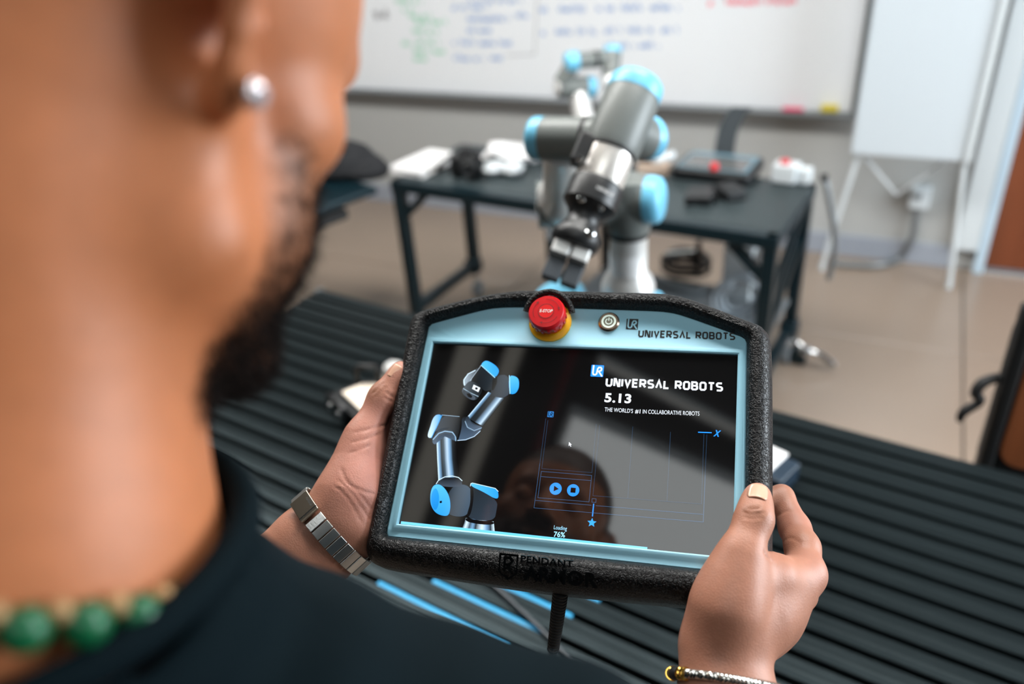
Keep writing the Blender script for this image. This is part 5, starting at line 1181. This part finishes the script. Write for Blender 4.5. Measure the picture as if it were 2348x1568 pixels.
# trousers and shoes carry the figure to the floor
hip = CH - BF * .05 + Vector((0, 0, -.50))
s = SDF((hip.x - .26, hip.y - .2, .05), (hip.x + .26, hip.y + .24, hip.z + .16), .008)
s.ell(hip + Vector((0, 0, .0)), (.165, .105, .13), Ab, .05)
feet = []
for m in (-1, 1):
    h0 = hip + BR_ * (.085 * m) + Vector((0, 0, -.05)); an = Vector((hip.x, hip.y, 0)) + BR_ * (.115 * m) + BF * .01 + Vector((0, 0, .10)); kn = h0.lerp(an, .5) + BF * .02
    s.chain([h0, kn, an], [.088, .062, .050], .04); feet.append(an)
tp, tq = s.mesh(); tp = relax(tp, tq, 3)
mk('trousers', np_mesh('trousers', tp, tq), mat('black denim', srgb(18, 20, 24), .85, bump=.2, bscale=700), person)
for an in feet:
    s = SDF((an.x - .12, an.y - .16, -.01), (an.x + .12, an.y + .26, .16), .006)
    s.chain([Vector((an.x, an.y, .06)) - BF * .03, Vector((an.x, an.y, .045)) + BF * .07, Vector((an.x, an.y, .035)) + BF * .15], [.050, .042, .035], .02); s.cone((an.x, an.y, .11), (an.x, an.y, .05), .046, .048, .02)
    s.V = np.maximum(s.V, np.broadcast_to((.001 - (s.lo[2] + s.h * np.arange(s.n[2])))[None, None, :], s.V.shape)).astype(np.float32)
    tp, tq = s.mesh(); mk('shoe', np_mesh('shoe', relax(tp, tq, 1), tq), M_blackp, person)

# ================================================================ jewellery and watch
ep, en_, ex_, ey_ = EAR
hit = bv.ray_cast(ep + HR * .05 , -HR); e0 = at(578, 216, .236)
er_ = thing('earring', 'round sparkling stud earring in the ear lobe', 'earring', tuple(e0))
M_gem = mat('crystal', srgb(205, 200, 206), .12, .5)
mb = MB(); mb.lathe([(0, .0045), (.0026, .0042), (.0040, .0026), (.0044, .0008), (.0030, -.0012), (0, -.003)], frame((0, 0, 0), (HR * .8 + HF * .3)), 9); mb.build('stone', M_gem, er_, smooth=False)
MB().lathe([(.0030, -.003), (.0046, -.0005), (.0048, .0006)], frame((0, 0, 0), (HR * .8 + HF * .3)), 20).build('setting', M_chrome, er_); MB().cyl((0, 0, 0), tuple(-(HR * .8 + HF * .3).normalized() * .010), .0006, n=8).build('post', M_chrome, er_)
# necklace of green beads lying round the neck
bp_ = [at(45, 1440, .222), at(150, 1428, .226), at(250, 1410, .233), at(345, 1386, .245)]
ncen = NB + nd * .001
nk = thing('necklace', 'necklace of round green beads with small pale spacers around the neck', 'necklace', tuple(ncen))
M_bead = mat('green bead', srgb(0, 86, 50), .35, noise=.1, nscale=120); M_sp = mat('pale spacer', srgb(186, 152, 110), .35, .5)
nrm2 = (nd + BF * .2).normalized(); ax1 = (BR_ - nrm2 * BR_.dot(nrm2)).normalized(); ax2 = nrm2.cross(ax1)
NBD = 30
for k in range(NBD):
    a = 2 * PI * k / NBD + .05; r = .0735
    c = ax1 * (r * math.cos(a)) + ax2 * (r * math.sin(a)); o = MB().lathe([(0, -.0066), (.0035, -.0057), (.0058, -.0034), (.0067, 0), (.0058, .0034), (.0035, .0057), (0, .0066)], Matrix.Translation(c), 20).build('bead', M_bead, nk)
    a2 = a + PI / NBD; c = ax1 * (r * math.cos(a2)) + ax2 * (r * math.sin(a2)) + nrm2 * .0045
    MB().lathe([(0, -.0034), (.003, -.0022), (.0036, 0), (.003, .0022), (0, .0034)], Matrix.Translation(c), 14).build('spacer', M_sp, nk)
# watch band on the left wrist
wc = LW + (LE - LW).normalized() * .0135; wth = fwd_l.cross(wide).normalized()
wt = thing('wrist_watch', 'silver steel watch band with a folding clasp on the left wrist', 'watch', tuple(wc))
tlt = math.radians(4); NL = 26; per = []
AA, BBr = .0392, .0285
nearA = math.atan2((CAM - wc).dot(wth) , (CAM - wc).dot(wide))
M_link = mat('brushed steel', srgb(225, 226, 224), .30, 1.0, bump=.08, bscale=600)
def ell_pt(a): return wide * (AA * math.cos(a)) + wth * (BBr * math.sin(a))
fine = np.linspace(0, 2 * PI, 721); L_ = [0]
for i in range(720): L_.append(L_[-1] + (ell_pt(fine[i + 1]) - ell_pt(fine[i])).length)
def a_at(t): return float(np.interp(t * L_[-1], L_, fine))
hh = math.atan2((CAM - wc).normalized().dot(wth) / BBr * 1, (CAM - wc).normalized().dot(wide) / AA)
t_clasp = np.interp(PI + .75 if wth.dot(CAM - wc) < 0 else PI - .75, fine, L_) / L_[-1]
llen = L_[-1] / NL
for k in range(NL):
    t = (t_clasp + k / NL) % 1; a = a_at(t); p_ = ell_pt(a); tg = (ell_pt(a + .01) - ell_pt(a - .01)).normalized(); no = tg.cross(fwd_l).normalized()
    if no.dot(p_) < 0: no = -no
    if k in (1, NL - 1): continue
    if k == 0:
        cl_ = MB().box((0, 0, 0), (llen * 2.7, .0172, .0026), frame(p_ + no * .0018, no, tg)).build('clasp', mat('clasp steel', srgb(214, 200, 180), .28, 1.0), wt, bevel=.0006)
        MB().box((0, 0, 0), (.0014, .0174, .0030), frame(p_ + no * .0019 + tg * (llen * .95), no, tg)).build('clasp_edge', M_chrome, cl_, bevel=.0003)
        M_ = frame(p_ + no * .0032 - fwd_l * .0 , no, tg); M_ = M_ @ Matrix.Translation((0, .0046, 0))
        font('clasp_text', 'CASIO', .0034, M_alud, cl_, None, M=M_, align='CENTER', width=.0095)
    else:
        MB().box((0, 0, 0), (llen * .93, .0160, .0022), frame(p_ + no * .0012, no, tg)).build('link', M_link, wt, bevel=.0005)
# twisted cable bracelet on the right wrist
bc_ = RW - fwd_r * .0205
br = thing('bracelet', 'twisted silver cable bracelet with gold and black ends on the right wrist', 'bracelet', tuple(bc_))
u_ = wide_r; v_ = fwd_r.cross(wide_r).normalized(); dn = (fwd_r + wide_r * .14).normalized(); u_ = (u_ - dn * u_.dot(dn)).normalized(); v_ = dn.cross(u_)
if v_.dot(CAM - bc_) < 0: v_ = -v_
def bpt(a): return u_ * (.0380 * math.cos(a)) + v_ * (.0330 * math.sin(a)) 
a0, a1 = math.radians(172), math.radians(-150)
for st_ in range(3):
    pts = []
    for i in range(241):
        t = i / 240; a = a0 + (a1 - a0) * t; c = bpt(a); tg = (bpt(a + .01) - bpt(a - .01)).normalized(); no = c.normalized(); bi = tg.cross(no); w_ = 2 * PI * (t * 26 + st_ / 3)
        pts.append(c + no * (.0019 * math.cos(w_)) + bi * (.0019 * math.sin(w_)))
    MB().tube(pts, .0015, 8).build('twisted_wire', M_steel, br)
M_gold = mat('gold', srgb(222, 176, 84), .22, 1.0)
for a, s_ in ((a0, 1), (a1, -1)):
    c = bpt(a); tg = (bpt(a + .01 * s_) - bpt(a - .01 * s_)).normalized(); F_ = frame(c - tg * .001, tg)
    MB().lathe([(.0030, -.003), (.0046, -.002), (.0046, 0), (.0036, .001), (.0046, .002), (.0046, .004), (0, .004)], F_, 24).build('gold_collar', M_gold, br)
    MB().lathe([(.0042, .004), (.0046, .006), (.0046, .010), (.0030, .012), (0, .012)], F_, 20).build('black_stone', M_blacks, br); MB().lathe([(.0046, .010), (.0049, .0105), (.0046, .011)], F_, 20).build('gold_rim', M_gold, br)
